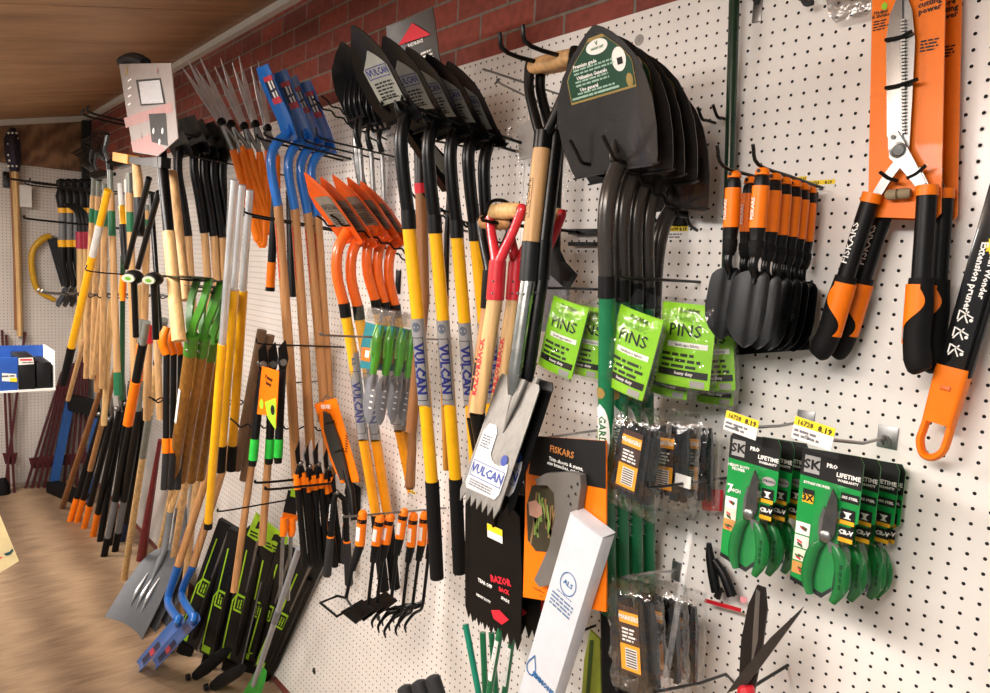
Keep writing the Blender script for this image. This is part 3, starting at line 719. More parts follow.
# ---- grey long handled shovels ------------------------------------------------------------
XG = -.95
gsteel = M('grey_hammered_paint', '#2b2826', .25, var=.12, spec=.55, coat=.2)
gneck = M('grey_socket_paint', '#3d3935', .25, .3, var=.1)
hgreen = M('green_fibreglass', '#0b6a40', .34, var=.08, coat=.3)
gold = M('gold_print', '#8f7940', .5)
grnl = M('dark_green_label', '#123f2a', .45, var=.05)
def glabel(t, B, bo, P):
    L = B.len; v0, v1 = L*.53, L*.93
    def hw(v): return max(.002, min(B.w(v)-.014, .080)*(1 if v < L*.8 else 1-.25*((v-L*.8)/(L*.155))))
    n = 12; VS = [v0+(v1-v0)*i/n for i in range(n+1)]
    o1 = build('label', MB().sheet(B, lambda v: [hw(v)*(2*i/10-1) for i in range(11)], VS, .0012), gold, bo, 0, False)
    VS2 = [v0+.004+(v1-v0-.010)*i/n for i in range(n+1)]
    build('label_field', MB().sheet(B, lambda v: [max(.001, hw(v)-.0018)*(2*i/10-1) for i in range(11)], VS2, .0016), grnl, bo, 0, False)
    mb = MB(); mb.sheet(lambda u, v, off=0: B(u*v, L*.865+.0, off), lambda v: [-1, 1], [0, 1]) if False else None
    def ell(nm, cu, cv, a, b, mat, off): 
        m = MB(); m.sheet(lambda u, v, o=0: B(cu+a*v*math.cos(u), cv+b*v*math.sin(u), off), lambda v: [2*PI*k/20 for k in range(21)], [.02, .5, 1]); build(nm, m, mat, bo, 0, False)
    ell('emblem', 0, L*.86, .026, .013, paper, .002)
    txt(bo, B, 'GARDEN CHIEF', 0, L*.852, .006, grnp, 0, .75, .02, .0025); txt(bo, B, 'V', 0, L*.882, .010, grnp, 0, 1, .04, .0025)
    ell('picture', .047, L*.735, .018, .021, paper, .002)
    m = MB(); m.sheet(B, lambda v: [.042, .056], [L*.70, L*.745], .0026); build('picture_shape', m, blkp, bo, 0, False)
    for s, v in (('Premium grade', .775), ('Utilisation Generale', .695), ('Uso general', .615)):
        txt(bo, B, s, -.034 if len(s) < 18 else -.022, L*v, .0092, white, 0, .95, .03, .0025)
        lines(bo, B, -.012, L*(v-.036), .10, .013, 2, M('pale_green_print', '#8fae9c', .6), .0025, seed=len(s))
    lines(bo, B, -.005, L*.565, .14, .008, 1, M('pale_green_print', '#8fae9c', .6), .0025, seed=6)
    ell('seal', .066, L*.585, .009, .012, gold, .0024)
def gpost(t):
    pass
gs_hw = [(0, .101), (.06, .107), (.25, .116), (.44, .117), (.6, .107), (.73, .089), (.84, .063), (.92, .039), (.97, .019), (1, .003)]
g0 = hang_shovel('dark grey round point shovel with green label, front-most of the five grey shovels', 'grey shovels with green handles', XG,
    [(612, 172), (605, 130), (596, 80), (586, 27)], gs_hw, .022, gsteel, [(620, 160), (610, 188), (606, 222), (607, 278)], .0168, gneck,
    [(bsatin, [(607, 276), (607, 298)], .0178, 'collar'), (hgreen, [(607, 297), (606, 400), (609, 614)], .0165, 'handle'), (brub, [(609, 613), (611, 760)], .0185, 'grip')], label_fn=glabel, side=(1, 0, .07))
hp0, hp1 = AX(609, 614, XG), AX(606, 400, XG)
hnd = [c for c in g0.children if c.name.startswith('handle')][0]
S = Cyl(hp0, hp1, .0168, (-.1, -1, 0)); Lh = (hp1-hp0).length
m = MB(); va, vb = Lh*.70, Lh*.99
m.sheet(S, lambda v: [.0205*math.sqrt(max(.0, 1-(2*(v-va)/(vb-va)-1)**2))*(2*i/6-1) for i in range(7)], [va+(vb-va)*i/12 for i in range(13)], .0008); ol = build('handle_label', m, paper, hnd, 0, False)
txt(hnd, S, 'GARDEN', .004, (va+vb)/2, .022, grnp, -PI/2, 1.0, .02, .0014)
m = MB(); m.sheet(S, lambda v: [-.018+.010*i/3 for i in range(4)], [(va+vb)/2-.012+.006*i for i in range(5)], .0014); build('leaf_mark', m, lime, hnd, 0, False)
txt(hnd, S, 'Premium grade shovel', .003, Lh*.50, .013, white, -PI/2, 1.0, .02, .001)
build('gold_badge', MB().sheet(lambda u, v, o=0: S(.012*v*math.cos(u), vb+.022+.012*v*math.sin(u), .001), lambda v: [2*PI*k/16 for k in range(17)], [.05, 1]), gold, hnd, 0, False)
row(g0, XG, (606, 222), [(621, 227), (635, 231), (645, 236), (662, 258)],
    ['dark grey round point shovel, %s behind the green-labelled front one' % ORD[i] for i in range(3)]+['dark grey round point shovel nearest the pegboard, tilted lower than the rest'], 'grey shovels with green handles',
    [(0, 0, .02), (0, 0, -.03), (.02, 0, .04), (-.04, .07, -.08)])
hook('wavy black double hook carrying the grey shovels', (XG, 2.075), [(-.066, .32), (.018, .32)], .12, wavy=True, up=.03, plate=False, r=.0036)
tag(build('hook_plate', MB().box(AY(680, 214, -.004), (.020, 0, 0), (0, .004, 0), (0, 0, .026), .002), black), 'black hook plate on the pegboard behind the grey shovel sockets', 'hook plate')
# ---- long tear-off spade with D grip ------------------------------------------------------
XS = -1.15
bsteel = M('brushed_spade_steel', '#77746f', .5, .75, var=.22, scale=80, stretch=(1, 1, .25), bump=.1)
bbl = M('black_spade_blade', '#0a0a0b', .4, var=.3, scale=30, spec=.2)
def spade(label, group):
    P = lambda a, b: AX(a, b, XS)
    t = thing('roofing_spade', label, 'spade', P(553, 62), group)
    top, mrg, col, wb, bb, sb = P(551, 62), P(543, 136), P(542, 147), P(531, 242), P(528, 281), P(515, 372)
    ax = (top-mrg).normalized()
    hwg = .062
    g = build('grip', MB().lathe(top-XD*hwg, top+XD*hwg, [(0, .0125), (.04, .016), (.3, .0175), (.7, .0175), (.96, .016), (1, .0125)], 16), ash, t)
    for s in (-1, 1):
        e = top+XD*s*(hwg+.004)
        build('yoke_arm', MB().tube([e+ax*.018, e, e-ax*.05+XD*(-s*.006), mrg+XD*s*.024+ax*.03, mrg+XD*s*.006, col], [.010, .0135, .012, .012, .012, .014], 12, smooth=5, flat=.8), black, t)
    build('rivet', MB().lathe(top+XD*(hwg+.008), top+XD*(hwg+.022), [(0, .0085), (.7, .0085), (1, .004)], 12), steel2, t)
    build('yoke_socket', MB().tube([mrg-ax*.0+ax*.01, col-ax*.004], .0195, 14), black, t)
    h = build('handle', MB().tube([col, wb], .0188, 18), ash, t)
    SS = Cyl(wb, col, .0188, (-.15, -1, 0)); Lw = (col-wb).length
    txt(h, SS, 'VULCAN', -.003, Lw*.45, .020, blkp, PI/2, 1.0, .0, .0005)
    m = MB()
    for a, b, c, d in ((-.0125, .0075, .245, .25), (-.0125, .0075, .65, .655), (-.0125, -.0115, .245, .655), (.0065, .0075, .245, .655)):
        m.sheet(SS, lambda v: [a, (a+b)/2, b], [Lw*c, Lw*d], .0005)
    build('print_frame', m, blkp, h, 0, False)
    build('collar', MB().tube([wb, bb], .0198, 16), M('black_rubber_band', '#17191a', .45), t)
    so = build('socket', MB().tube([bb, bb.lerp(sb, .55), sb, P(512, 395)], [.0183, .0178, .0175, .010], 18, smooth=4, flat=.9), M('polished_socket', '#a3a49f', .26, 1.0, var=.1), t)
    for s in (-1, 1): build('rivet', MB().ball(bb.lerp(sb, .14)+V((s*.009, -.0165, 0)), .0028, 8), steel, so)
    cl = [P(520, 379), P(508, 415), P(479, 499)]
    B = Blade(cl, [(0, .060), (.04, .066), (1, .066)], 0, (math.cos(.06), 0, -math.sin(.06)))
    bl = B.mesh(10, 9, .003); n = 7
    for k in range(n):
        u0 = -.066+.132*k/n; u1 = u0+.132/n; um = (u0+u1)/2
        bl.prism([B(u0, B.len), B(u1, B.len), B(um+.002, B.len)+(B.at(B.len)[1])*.022], B(0, 0, -.003)-B(0, 0))
    bo = build('blade', bl, bsteel, t, 30)
    build('rib', MB().tube([B(.012, 0, .002), B(.010, B.len*.2, .005), B(.004, B.len*.45, .001)], [.016, .012, .001], 12, smooth=4, flat=.6), bsteel, bo)
    lb = [(-.056, .93), (-.056, .50), (-.045, .42), (-.022, .415), (-.012, .47), (-.010, .64), (0, .68), (.012, .70), (.028, .70), (.050, .66), (.054, .72), (.054, .90), (.046, .95), (-.048, .965)]
    m = MB(); m.bm.faces.new([m.bm.verts.new(B(u, B.len*v, .0016)) for u, v in lb]); build('label', m, M('silver_label', '#b4b6b8', .4, .2), bo, 0, False)
    def Bt(u, v, off=0): return B(u, v, off)
    Sx = lambda u, v, off=0: B(u, B.len*.80-(-v), off)
    St = lambda u, v, off=0: B(-u*-1, B.len*.795-v, off)
    txt(bo, St, 'VULCAN', 0, 0, .026, M('blue_print', '#2b3f8f', .5), 0, 1.02, .03, .0022)
    m = MB()
    for a, b, c, d in ((-.052, .050, .016, .0175), (-.052, .050, -.017, -.0155), (-.052, -.0505, -.017, .0175), (.0485, .050, -.017, .0175)):
        m.bm.faces.new([m.bm.verts.new(St(x, y, .0022)) for x, y in ((a, c), (b, c), (b, d), (a, d))])
    build('print_frame', m, M('blue_print', '#2b3f8f', .5), bo, 0, False)
    lines(bo, St, -.002, -.030, .085, .016, 3, M('grey_ink', '#6b6b70', .6), .0022, seed=9)
    lines(bo, St, -.034, .062, .034, .03, 5, M('grey_ink', '#6b6b70', .6), .0022, seed=10)
    build('size_mark', poly(St, [(.036+.010*math.cos(k*PI/7), .040+.012*math.sin(k*PI/7)) for k in range(14)], .0022), M('blue_print', '#2b3f8f', .5), bo, 0, False)
    return t
sp0 = spade('long steel roofing spade with serrated blade and wood D grip, in front of its twin', 'wooden D grip roofing spades')
sp1 = dup(sp0, (.006, .030, .004), (.0, .0, .03), 'black handled roofing spade with dark serrated blade, close behind the wood handled one', None)
if 'group' in sp1: del sp1['group']
del sp0['group']
sp0['label'] = 'long steel roofing spade with serrated blade and wooden shaft, front of the D grips'
for c in list(sp1.children):
    k = c.name.split('.')[0]
    if k in ('handle', 'blade', 'collar', 'socket'):
        c.data = c.data.copy(); c.data.materials[0] = black if k != 'blade' else bbl
        if k == 'handle':
            for g in list(c.children): bpy.data.objects.remove(g)
hook('heavy black double hook carrying the wood D grip roofing spades', (XS, 2.425), [(-.035, .36), (.035, .36)], -.01, up=.035, r=.0048)
for k, (bx, tx, ty) in enumerate((((565, 96), 483, 69), ((560, 112), 497, 82))):
    b = AY(*bx, 0); e = AX(tx, ty, b.x)
    t = thing('peg_hook', ['empty thin steel hook above the clear bag, the straight upper one', 'empty thin steel hook above the clear bag, the lower one with curled tip'][k], 'hook', b)
    build('prong', MB().tube([b, b.lerp(e, .9), e] if k == 0 else [b, b.lerp(e, .93), e+V((0, .008, .008)), e+V((0, -.006, -.006))], .0028, 8, smooth=4), zinc, t)
# clear bag with white backing behind
y = -.05; t = thing('clear_bag', 'crumpled clear bag with white tray hanging behind the wood D grip', 'bag', AY(530, 110, y))
build('pouch', MB().prism(Q3([(515, 130), (548, 104), (570, 120), (575, 175), (560, 205), (535, 215), (518, 180)], y), (0, -.03, 0)), FILM('thin_clear_bag', fac=.10, rough=.12, bump=.8, scale=40), t, 0)
build('tray', MB().prism(Q3([(519, 128), (545, 112), (560, 120), (562, 150), (522, 160)], y), (0, -.008, 0)), M('white_plastic', '#bdbab5', .4), t, 0)
# ---- red D handled spades with black serrated blades --------------------------------------
XR = -1.24
bbl = M('black_spade_blade', '#0a0a0b', .4, var=.3, scale=30, spec=.25)
def dspade(label, group, ym, wm, bandtext, X=XR):
    P = lambda a, b: AX(a, b, X)
    t = thing('roofing_spade', label, 'spade', P(505, 210), group)
    top, mg, cb, wb = P(505, 211), P(497, 266), P(495, 300), P(477, 413); ax = (top-mg).normalized(); hw = .050
    build('grip', MB().lathe(top-XD*hw, top+XD*hw, [(0, .012), (.05, .0165), (.5, .0185), (.95, .0165), (1, .012)], 16), wm, t)
    y_ = build('yoke', MB().tube([top+XD*(hw+.003)+ax*.012, top+XD*(hw+.003), top+XD*hw*.80-ax*.04, mg+XD*.009+ax*.018, mg-ax*.01], [.009, .013, .0115, .0135, .0165], 12, smooth=5, flat=.8).tube([top-XD*(hw+.003)+ax*.012, top-XD*(hw+.003), top-XD*hw*.80-ax*.04, mg-XD*.009+ax*.018, mg-ax*.01], [.009, .013, .0115, .0135, .0165], 12, smooth=5, flat=.8).tube([mg+ax*.012, cb], [.0195, .0205], 14), ym, t)
    for s in (.2, .55): build('rivet', MB().ball(cb.lerp(mg, s)+V((.010, -.0175, 0)), .0025, 8), steel, y_)
    h = build('handle', MB().tube([cb, wb], .0178, 16), wm, t)
    S = Cyl(wb, cb, .0178, (-.15, -1, 0)); L = (cb-wb).length
    (txt(h, S, bandtext[0], .002, L*.40, .0215, bandtext[1], PI/2, 1.0, .03, .0006) if bandtext[0] else lines(h, lambda u, v, o=0: S(v, L*.42+u, .0006), 0, 0, L*.35, .014, 1, bandtext[1], seed=5))
    bt, be = P(493, 505), P(494, 624)
    build('socket', MB().tube([wb, wb.lerp(bt, .5), bt, bt.lerp(be, .18)], [.0188, .019, .018, .003], 14, smooth=3, flat=.9), black, t)
    cl = [P(494, 496), P(495, 560), be]
    B = Blade(cl, [(0, .045), (.08, .088), (.5, .095), (1, .095)], 0); m = B.mesh(12, 9, .003); n = 8
    for k in range(n):
        u0 = -.095+.19*k/n; u1 = u0+.19/n
        m.prism([B(u0, B.len), B(u1, B.len), B((u0+u1)/2, B.len)+B.at(B.len)[1]*.03], B(0, 0, -.003)-B(0, 0))
    bo = build('blade', m, bbl, t, 30)
    St = lambda u, v, off=0: B(u, B.len*.72-v, off)
    m = MB(); m.bm.faces.new([m.bm.verts.new(St(a, b, .0015)) for a, b in ((-.01, -.058), (.02, -.045), (.055, -.055), (.03, -.078), (-.0, -.075))]); build('label', m, redp, bo, 0, False)
    for s_, u_, v_, h_ in (('TEAR OFF', -.035, .0, .012), ('SPADE', .04, -.012, .010), ('HEAVY DUTY', -.04, -.04, .009)): txt(bo, St, s_, u_, v_, h_, white, 0, 1, .04)
    m = MB(); letters(m, St, 'RAZOR', .022, .028, .022, .2, 1.0, .05); letters(m, St, 'BACK', .035, .008, .014, .1, 1.0, .05); build('lettering', m, redp, bo, 0, False)
    return t, B, bo
rd0, RB, rbo = dspade('red yoked D handle spade with red lettering, hung front-most in its row', 'red D handle spades', red, lightw, ('RAZORBACK', redp))
St = lambda u, v, off=0: RB(u, RB.len*.30-v, off)
m = MB(); m.bm.faces.new([m.bm.verts.new(St(a, b, .0015)) for a, b in ((-.025, -.012), (.03, -.012), (.03, .022), (-.025, .022))]); build('price_sticker', m, paper, rbo, 0, False)
m = MB(); m.bm.faces.new([m.bm.verts.new(St(a, b, .002)) for a, b in ((-.025, .006), (.03, .006), (.03, .022), (-.025, .022))]); build('price_sticker_band', m, yel, rbo, 0, False)
row(rd0, XR, (505, 211), [(524, 213), (546, 216)], ['red yoked D handle spade, second in its row, half behind the front one', 'red yoked D handle spade nearest the pegboard, red yoke end showing'], 'red D handle spades', [(0, 0, .02), (.0, 0, -.05)])
bk = dspade('black yoked wooden D handle spade left of the red yoked ones', 'black yoked spade', black, ash2, ('', blkp))[0]
bk.location += AX(497, 222, XR-.05)-AX(505, 211, XR); bk.rotation_euler = (.02, .0, .1)
b = AY(586, 235, 0); t = thing('peg_hook', 'black square framed hook with a looped tip carrying the red D handles', 'hook', (b.x, 0, b.z))
zt = 2.075
build('prong', MB().tube([(XR-.03, -.012, zt), (XR-.03, -.30, zt), (XR-.03, -.315, zt+.015), (XR-.03, -.30, zt+.045), (XR-.03, -.26, zt+.05), (XR-.03, -.235, zt+.03), (XR-.03, -.23, zt)], .0042, 8, smooth=4), black, t)
build('frame', MB().bar([(XR+.06, -.012, zt+.06), (XR+.06, -.012, zt-.16)], .007, .007).bar([(XR-.06, -.012, zt), (XR+.06, -.012, zt)], .007, .007, ref=(0, 1, 0)).bar([(XR-.06, -.012, zt-.03), (XR+.06, -.012, zt-.03)], .005, .005, ref=(0, 1, 0)), black, t)
# grey faced scoop behind the tear-off spade
y = -.10; t = thing('scoop', 'black D handled scoop with pale grey face behind the long steel spade', 'scoop', AY(560, 262, y))
build('handle', MB().tube([AY(561, 120, y), AY(557, 200, y), AY(556, 262, y)], .011, 12), black, t)
build('shroud', MB().prism(Q3([(528, 240), (552, 232), (566, 262), (578, 275), (570, 288), (545, 265), (532, 262)], y), (0, -.02, 0)), bsatin, t, 0)
build('blade', MB().prism(Q3([(531, 262), (545, 264), (563, 280), (570, 292), (566, 333), (528, 330)], y+.004), (0, -.01, 0)), M('pale_grey_plastic', '#7b7b80', .4), t, 30)
# ---- bags of landscape pins ---------------------------------------------------------------
def pillow(mb, S, w, h, d, nu=10, nv=12, ruf=.0, seed=1, cx=0, cz=0):
    r = random.Random(seed); J = {}
    for sg in (1, -1):
        rows = []
        for j in range(nv+1):
            rw = []
            for i in range(nu+1):
                u, v = 2*i/nu-1, 2*j/nv-1; e = (1-u**4)*(1-v**4); k = (i, j) if abs(u) == 1 or abs(v) == 1 else (i, j, sg)
                if k not in J: J[k] = mb.bm.verts.new(S(cx+u*w/2+ruf*r.uniform(-1, 1)*(.3 if len(k) == 2 else 1)*.5, cz+v*h/2+ruf*r.uniform(-1, 1)*.5, sg*d/2*math.sqrt(max(0, e))+ruf*r.uniform(-1, 1)))
                rw.append(J[k])
            rows.append(rw)
        for a, b in zip(rows[:-1], rows[1:]):
            for i in range(nu):
                try: mb.bm.faces.new((a[i], a[i+1], b[i+1], b[i]))
                except ValueError: pass
    return mb
olive = M('dark_olive_print', '#1f2a10', .6)
bagclear = FILM('crinkled_clear_bag', fac=.11, rough=.10, bump=1.0, scale=34)
def pin_bag(label, cx, cy, y, w, h, tilt, group, yaw_=0):
    p = AY(cx, cy, y); c, s = math.cos(tilt), math.sin(tilt); n = V((math.sin(yaw_), -math.cos(yaw_), 0)); ux = V((math.cos(yaw_), math.sin(yaw_), 0))
    S = lambda u, v, off=0.0: p+ux*(u*c-v*s)+ZD*(u*s+v*c)+n*(off+.010*(1-min(1, (abs(u)/(w*.55))**2)))
    t = thing('landscape_pin_bag', label, 'bag of pins', S(0, h*.75), group)
    L = build('card', MB().sheet(S, lambda v: [w/2*(2*i/8-1) for i in range(9)], [h/2*(2*j/8-1) for j in range(9)], 0, .001), lime, t, 30)
    def R_(nm, u0, u1, v0, v1, mat, off=.0008): build(nm, MB().sheet(S, lambda v: [u0+(u1-u0)*i/5 for i in range(6)], [v0, v1], off), mat, L, 0, False)
    txt(L, S, 'DeWitt', w*.05, h*.41, h*.085, olive, 0, 1, .03, .001); txt(L, S, 'FABRIC', w*.02, h*.31, h*.10, M('mid_green_print', '#5c8f1c', .6), 0, 1, .0, .001)
    txt(L, S, 'PINS', 0, h*.17, h*.21, blkp, 0, 1.05, .01, .0012)
    R_('band', -w*.30, w*.42, -h*.03, h*.035, paper); txt(L, S, 'landscape fabric', w*.06, .0, h*.05, blkp, 0, 1, .01, .0014)
    lines(L, S, 0, -h*.19, w*.8, h*.21, 3, olive, .001, seed=int(cx))
    R_('band', -w*.45, w*.46, -h*.385, -h*.30, blkp); txt(L, S, 'heavy duty', w*.05, -h*.342, h*.055, white, 0, 1, .02, .0014)
    R_('barcode_panel', w*.18, w*.42, -h*.49, -h*.41, greyp)
    pins = MB()
    for k in range(6):
        u = w*(-.36+.145*k); pins.tube([S(u, -h*.46, -.009), S(u, h*.42, -.011), S(u+w*.05, h*.45, -.011), S(u+w*.09, h*.42, -.011), S(u+w*.09, -h*.46, -.009)], .0016, 5)
    build('pins', pins, steel2, t)
    S2 = lambda u, v, off=0.0: p+ux*(u*c-v*s)+ZD*(u*s+v*c)+n*off
    build('bag', pillow(MB(), S2, w*1.22, h*1.12, .046, 10, 12, .0022, int(cx*7), 0, 0), bagclear, t, 180)
    build('bag_header', MB().sheet(lambda u, v, off=0: S2(u, v, .004*math.sin(u*160)), lambda v: [w*(.5-.12*max(0, (v-h*.56)/(h*.2)))*(2*i/10-1) for i in range(11)], [h*.55, h*.62, h*.68, h*.74], 0, .0008), clear2, t, 30)
    return t
PG = 'bags of landscape pins on the right pin hook'
pin_bag('lime green bag of PINS, front-most and tilted, on the right pin hook', 632, 352, -.235, .108, .163, -.22, PG)
pin_bag('lime green bag of PINS just right of the front-most one, same hook', 686, 345, -.165, .116, .160, -.02, PG, .1)
pin_bag('lime green bag of PINS lower right, mostly behind the two front bags', 712, 352, -.10, .09, .15, .14, PG, .15)
pin_bag('dark wrinkled lime bag of pins hanging lowest behind the front bags', 672, 362, -.12, .09, .14, -.05, PG, .05)
pin_bag('lime green bag of pins at the rear of the right pin hook', 716, 372, -.055, .08, .13, .05, PG, .1)
PG2 = 'bags of landscape pins on the left pin hook'
pin_bag('lime green bag of PINS left of the green shovel handle, front one', 563, 337, -.235, .098, .158, -.22, PG2, .1)
pin_bag('lime bag of pins half behind the front left PINS bag', 587, 341, -.19, .080, .150, -.10, PG2, .35)
pin_bag('lime bag of pins squeezed behind the green shovel handle', 598, 342, -.145, .080, .150, -.08, PG2, .3)
for k, (px, py, l) in enumerate(((700, 282, .26), (608, 290, .26))):
    b = AY(px, py, 0); hook('black hook holding the %s lime pin bags' % ['right-hand', 'left-hand'][k], (b.x, b.z+.0), [(0, l)], .0, up=.015, plate=False)
# ---- packs of black stakes in clear wrap --------------------------------------------------
brownp = M('brown_label', '#3a2218', .5); amb = M('amber_label', '#f0a21a', .45)
def stake_pack(label, cx, cy, y, w, h, tilt, group, yaw_=0.0, seed=1, wrap=True):
    p = AY(cx, cy, y); c, s = math.cos(tilt), math.sin(tilt); n = V((math.sin(yaw_), -math.cos(yaw_), 0)); ux = V((math.cos(yaw_), math.sin(yaw_), 0))
    S = lambda u, v, off=0.0: p+ux*(u*c-v*s)+ZD*(u*s+v*c)+n*off
    t = thing('stake_pack', label, 'pack of stakes', S(0, h/2), group); r = random.Random(seed)
    k = 7
    for i in range(k):
        u = w*(-.46+.92*i/(k-1)); o = r.uniform(-.008, .008)
        build('stake', MB().bar([S(u, -h*.5+r.uniform(0, .01), o), S(u*.96, h*.2, o), S(u*.92, h*.47, o+.002)], [w*.055, w*.07, w*.04], [.007, .009, .005], ref=ux), M('black_gloss_plastic', '#0b0b0c', .22, spec=.5), t, 30)
    S3 = lambda u, v, off=0.0: S(u-w*.08, v-.0, .0165+off)
    lb = build('label', rect(S3, -w*.28, w*.28, -h*.38, h*.40, 0), brownp, t, 0, False)
    for v0, v1 in ((h*.20, h*.33), (-h*.34, -h*.04)):
        build('amber_band', rect(S3, -w*.28, w*.28, v0, v1, .0006), amb, lb, 0, False)
    txt(lb, S3, 'MARKERS', 0, h*.265, h*.075, white, 0, .9, .03, .0012); lines(lb, S3, 0, h*.07, w*.42, h*.17, 4, white, .0008, seed=seed)
    build('barcode_panel', rect(S3, -w*.14, w*.20, -h*.30, -h*.08, .0012), paper, lb, 0, False)
    m = MB()
    for q in range(7): m.sheet(S3, lambda v: [-w*.12, w*.18], [-h*(.29-.03*q), -h*(.275-.03*q)], .0016)
    build('barcode', m, blkp, lb, 0, False)
    if wrap:
        build('wrap', pillow(MB(), S, w*1.5, h*1.36, .062, 12, 14, .0055, seed*3), FILM('crinkled_wrap', fac=.15, rough=.09, bump=1.0, scale=30), t, 180)
    return t
SG_ = 'stake packs on the upper hook'
stake_pack('clear wrapped pack of black stakes with amber label, under the front PINS bag', 637, 462, -.225, .085, .155, -.10, SG_, 0, 2)
stake_pack('clear wrapped pack of black stakes, middle of the upper hook', 668, 462, -.15, .085, .155, .02, SG_, .25, 3)
stake_pack('clear wrapped pack of black stakes at the rear of the upper hook', 693, 462, -.085, .075, .155, .05, SG_, .3, 4)
SG2 = 'stake packs on the lower hook'
stake_pack('clear wrapped pack of black stakes at the foot, beside the black grip', 638, 640, -.235, .085, .17, .16, SG2, 0, 5)
stake_pack('clear wrapped pack of black stakes behind the lower front pack', 660, 636, -.17, .085, .17, .12, SG2, .1, 6)
stake_pack('clear wrapped pack of black stakes, rear of the lower hook', 678, 640, -.10, .08, .17, .06, SG2, .2, 7)
b = AY(728, 478, 0); hook('dark wire hook carrying the upper wrapped stake packs', (b.x, b.z), [(0, .27)], .02, up=.012, plate=False)
tag(build('hook_tag', MB().box(AX(683, 481, b.x), (.018, 0, 0), (0, .001, 0), (0, 0, .012)), paper), 'blank white tag on the wire hook between the wrapped stakes', 'tag')
b = AY(677, 571, 0); t = thing('label_holder', 'clear plastic label arm on a zinc hook over the lower stake packs', 'label holder', b)
e = AX(622, 578, b.x)
build('back_plate', MB().box(b+V((0, -.002, 0)), (.012, 0, 0), (0, .002, 0), (0, 0, .022), .001), zinc, t)
build('prong', MB().tube([b, e.lerp(b, .5)+V((0, 0, .004)), e], .0028, 8), zinc, t)
build('label_arm', MB().prism([b+V((.004, -.01, .012)), b+V((.004, -.01, -.014)), e+V((.004, 0, -.022)), e+V((.004, 0, .008))], (.002, 0, 0)), clear2, t, 0)
a1, a2 = AY(692, 522, -.14), AY(664, 690, -.28)
tag(build('label_strip', MB().bar([a1, a2], .006, .0012, ref=(1, 0, 0)), FILM('frosted_strip', fac=.07, rough=.3, bump=.2, scale=20), None), 'long clear plastic strip slanting across the lower stake packs', 'plastic strip')
# ---- clear pack with black pruning part and red band --------------------------------------
y = -.035; t = thing('blister_pack', 'flat clear pack with black tool and red bands left of the green pruner cards', 'pack', AY(725, 485, y))
build('sleeve', poly(FY(y), QS([(704, 478), (748, 484), (742, 613), (704, 602)], y), 0, .004), clear2, t, 0)
patch('red_band', [(702, 488), (724, 490), (723, 511), (703, 510)], y, red, t, .003); patch('red_band', [(706, 598), (742, 608), (742, 612), (705, 602)], y, red, t, .003)
patch('red_mark', [(741, 596), (748, 597), (747, 603), (741, 602)], y, M('pink_print', '#d98f98', .6), t, .003)
q = lambda a, b, o=.006: AY(a, b, y-o)
build('tool', MB().tube([q(709, 543), q(710, 556), q(713, 574), q(716, 592)], [.005, .009, .011, .010], 12, smooth=3).tube([q(714, 560), q(724, 575), q(732, 596)], [.008, .010, .011], 12, smooth=3).tube([q(717, 597), q(722, 588)], [.008, .003], 10), bsatin, t)
# ---- black bladed shears at the bottom edge -----------------------------------------------
y = -.16; q = lambda a, b, o=0: AY(a, b, y-o)
t = thing('garden_shears', 'open garden shears with dark blades and red fittings at the bottom edge', 'shears', q(745, 672))
dk = M('dark_blade_coating', '#221d1c', .35, .3, var=.15)
bo = build('blade', MB().prism([q(a, b) for a, b in ((757, 585), (765, 588), (767, 610), (762, 650), (754, 694), (738, 694), (741, 640), (748, 605))], (0, .004, 0)), dk, t, 0)
build('blade_edge', MB().prism([q(a, b, .001) for a, b in ((756, 589), (760, 592), (758, 640), (751, 668), (753, 630))], (0, .002, 0)), steel, bo, 0)
build('blade', MB().prism([q(a, b, .006) for a, b in ((803, 607), (800, 613), (748, 684), (726, 694), (737, 678), (770, 638))], (0, .004, 0)), M('dark_steel_blade', '#4a4745', .35, .8, var=.12), t, 0)
build('pivot', MB().lathe(q(744, 692, .008), q(744, 692, .018), [(0, .012), (.5, .012), (1, .007)], 14), red, t)
build('handle', MB().tube([q(740, 696, .006), q(730, 725, .01), q(712, 800, .01)], [.009, .010, .012], 12, smooth=3), red, t)
build('handle', MB().tube([q(749, 686, .006), q(757, 730, .006), q(760, 810, .006)], [.009, .010, .012], 12, smooth=3), red, t)
b = AY(733, 684, 0); t = thing('peg_hook', 'bent black wire hook at the bottom edge behind the garden shears', 'hook', b)
build('prong', MB().tube([b+V((0, .005, 0)), AX(726, 674, b.x), AX(700, 683, b.x), AX(655, 692, b.x)], .003, 8), black, t)
b = AY(769, 690, 0); hook('short black peg hook right of the garden shears at the bottom edge', (b.x, b.z-.03), [(0, .03)], .0, up=.03, plate=False)
# ---- carded pruning saw -------------------------------------------------------------------
y = -.26; t = thing('pruning_saw_card', 'orange and black card with grey handled pruning saw behind the white box', 'saw card', AY(565, 440, y))
cd_ = card('card', [(535, 436), (606, 441), (606, 612), (566, 604), (523, 597), (526, 470)], y, orangec, t, .004)
patch('header', [(535, 436), (606, 441), (606, 489), (529, 474), (531, 455)], y, blkp, cd_)
S = FY(y)
for s, px, py, h, m in (('FISKARS', 562, 452, .020, M('copper_print', '#b9793f', .5)), ('Trim shoots & stems,\nsaw branches, cut vines', 566, 466, .0115, white)):
    u, v = Q(px, py, y); txt(cd_, S, s, u, v, h, m, 0, 1, .02, .0014)
stem = M('stem_green_print', '#7f9a4a', .6); twig = M('dry_twig_print', '#8c6f45', .6); skin = M('hand_picture_print', '#c99a85', .6)
pic = patch('picture', [(532, 486), (545, 482), (559, 486), (563, 505), (557, 540), (548, 552), (536, 551), (528, 540), (527, 505)], y, M('picture_dark', '#3b3524', .6), cd_, .0010)
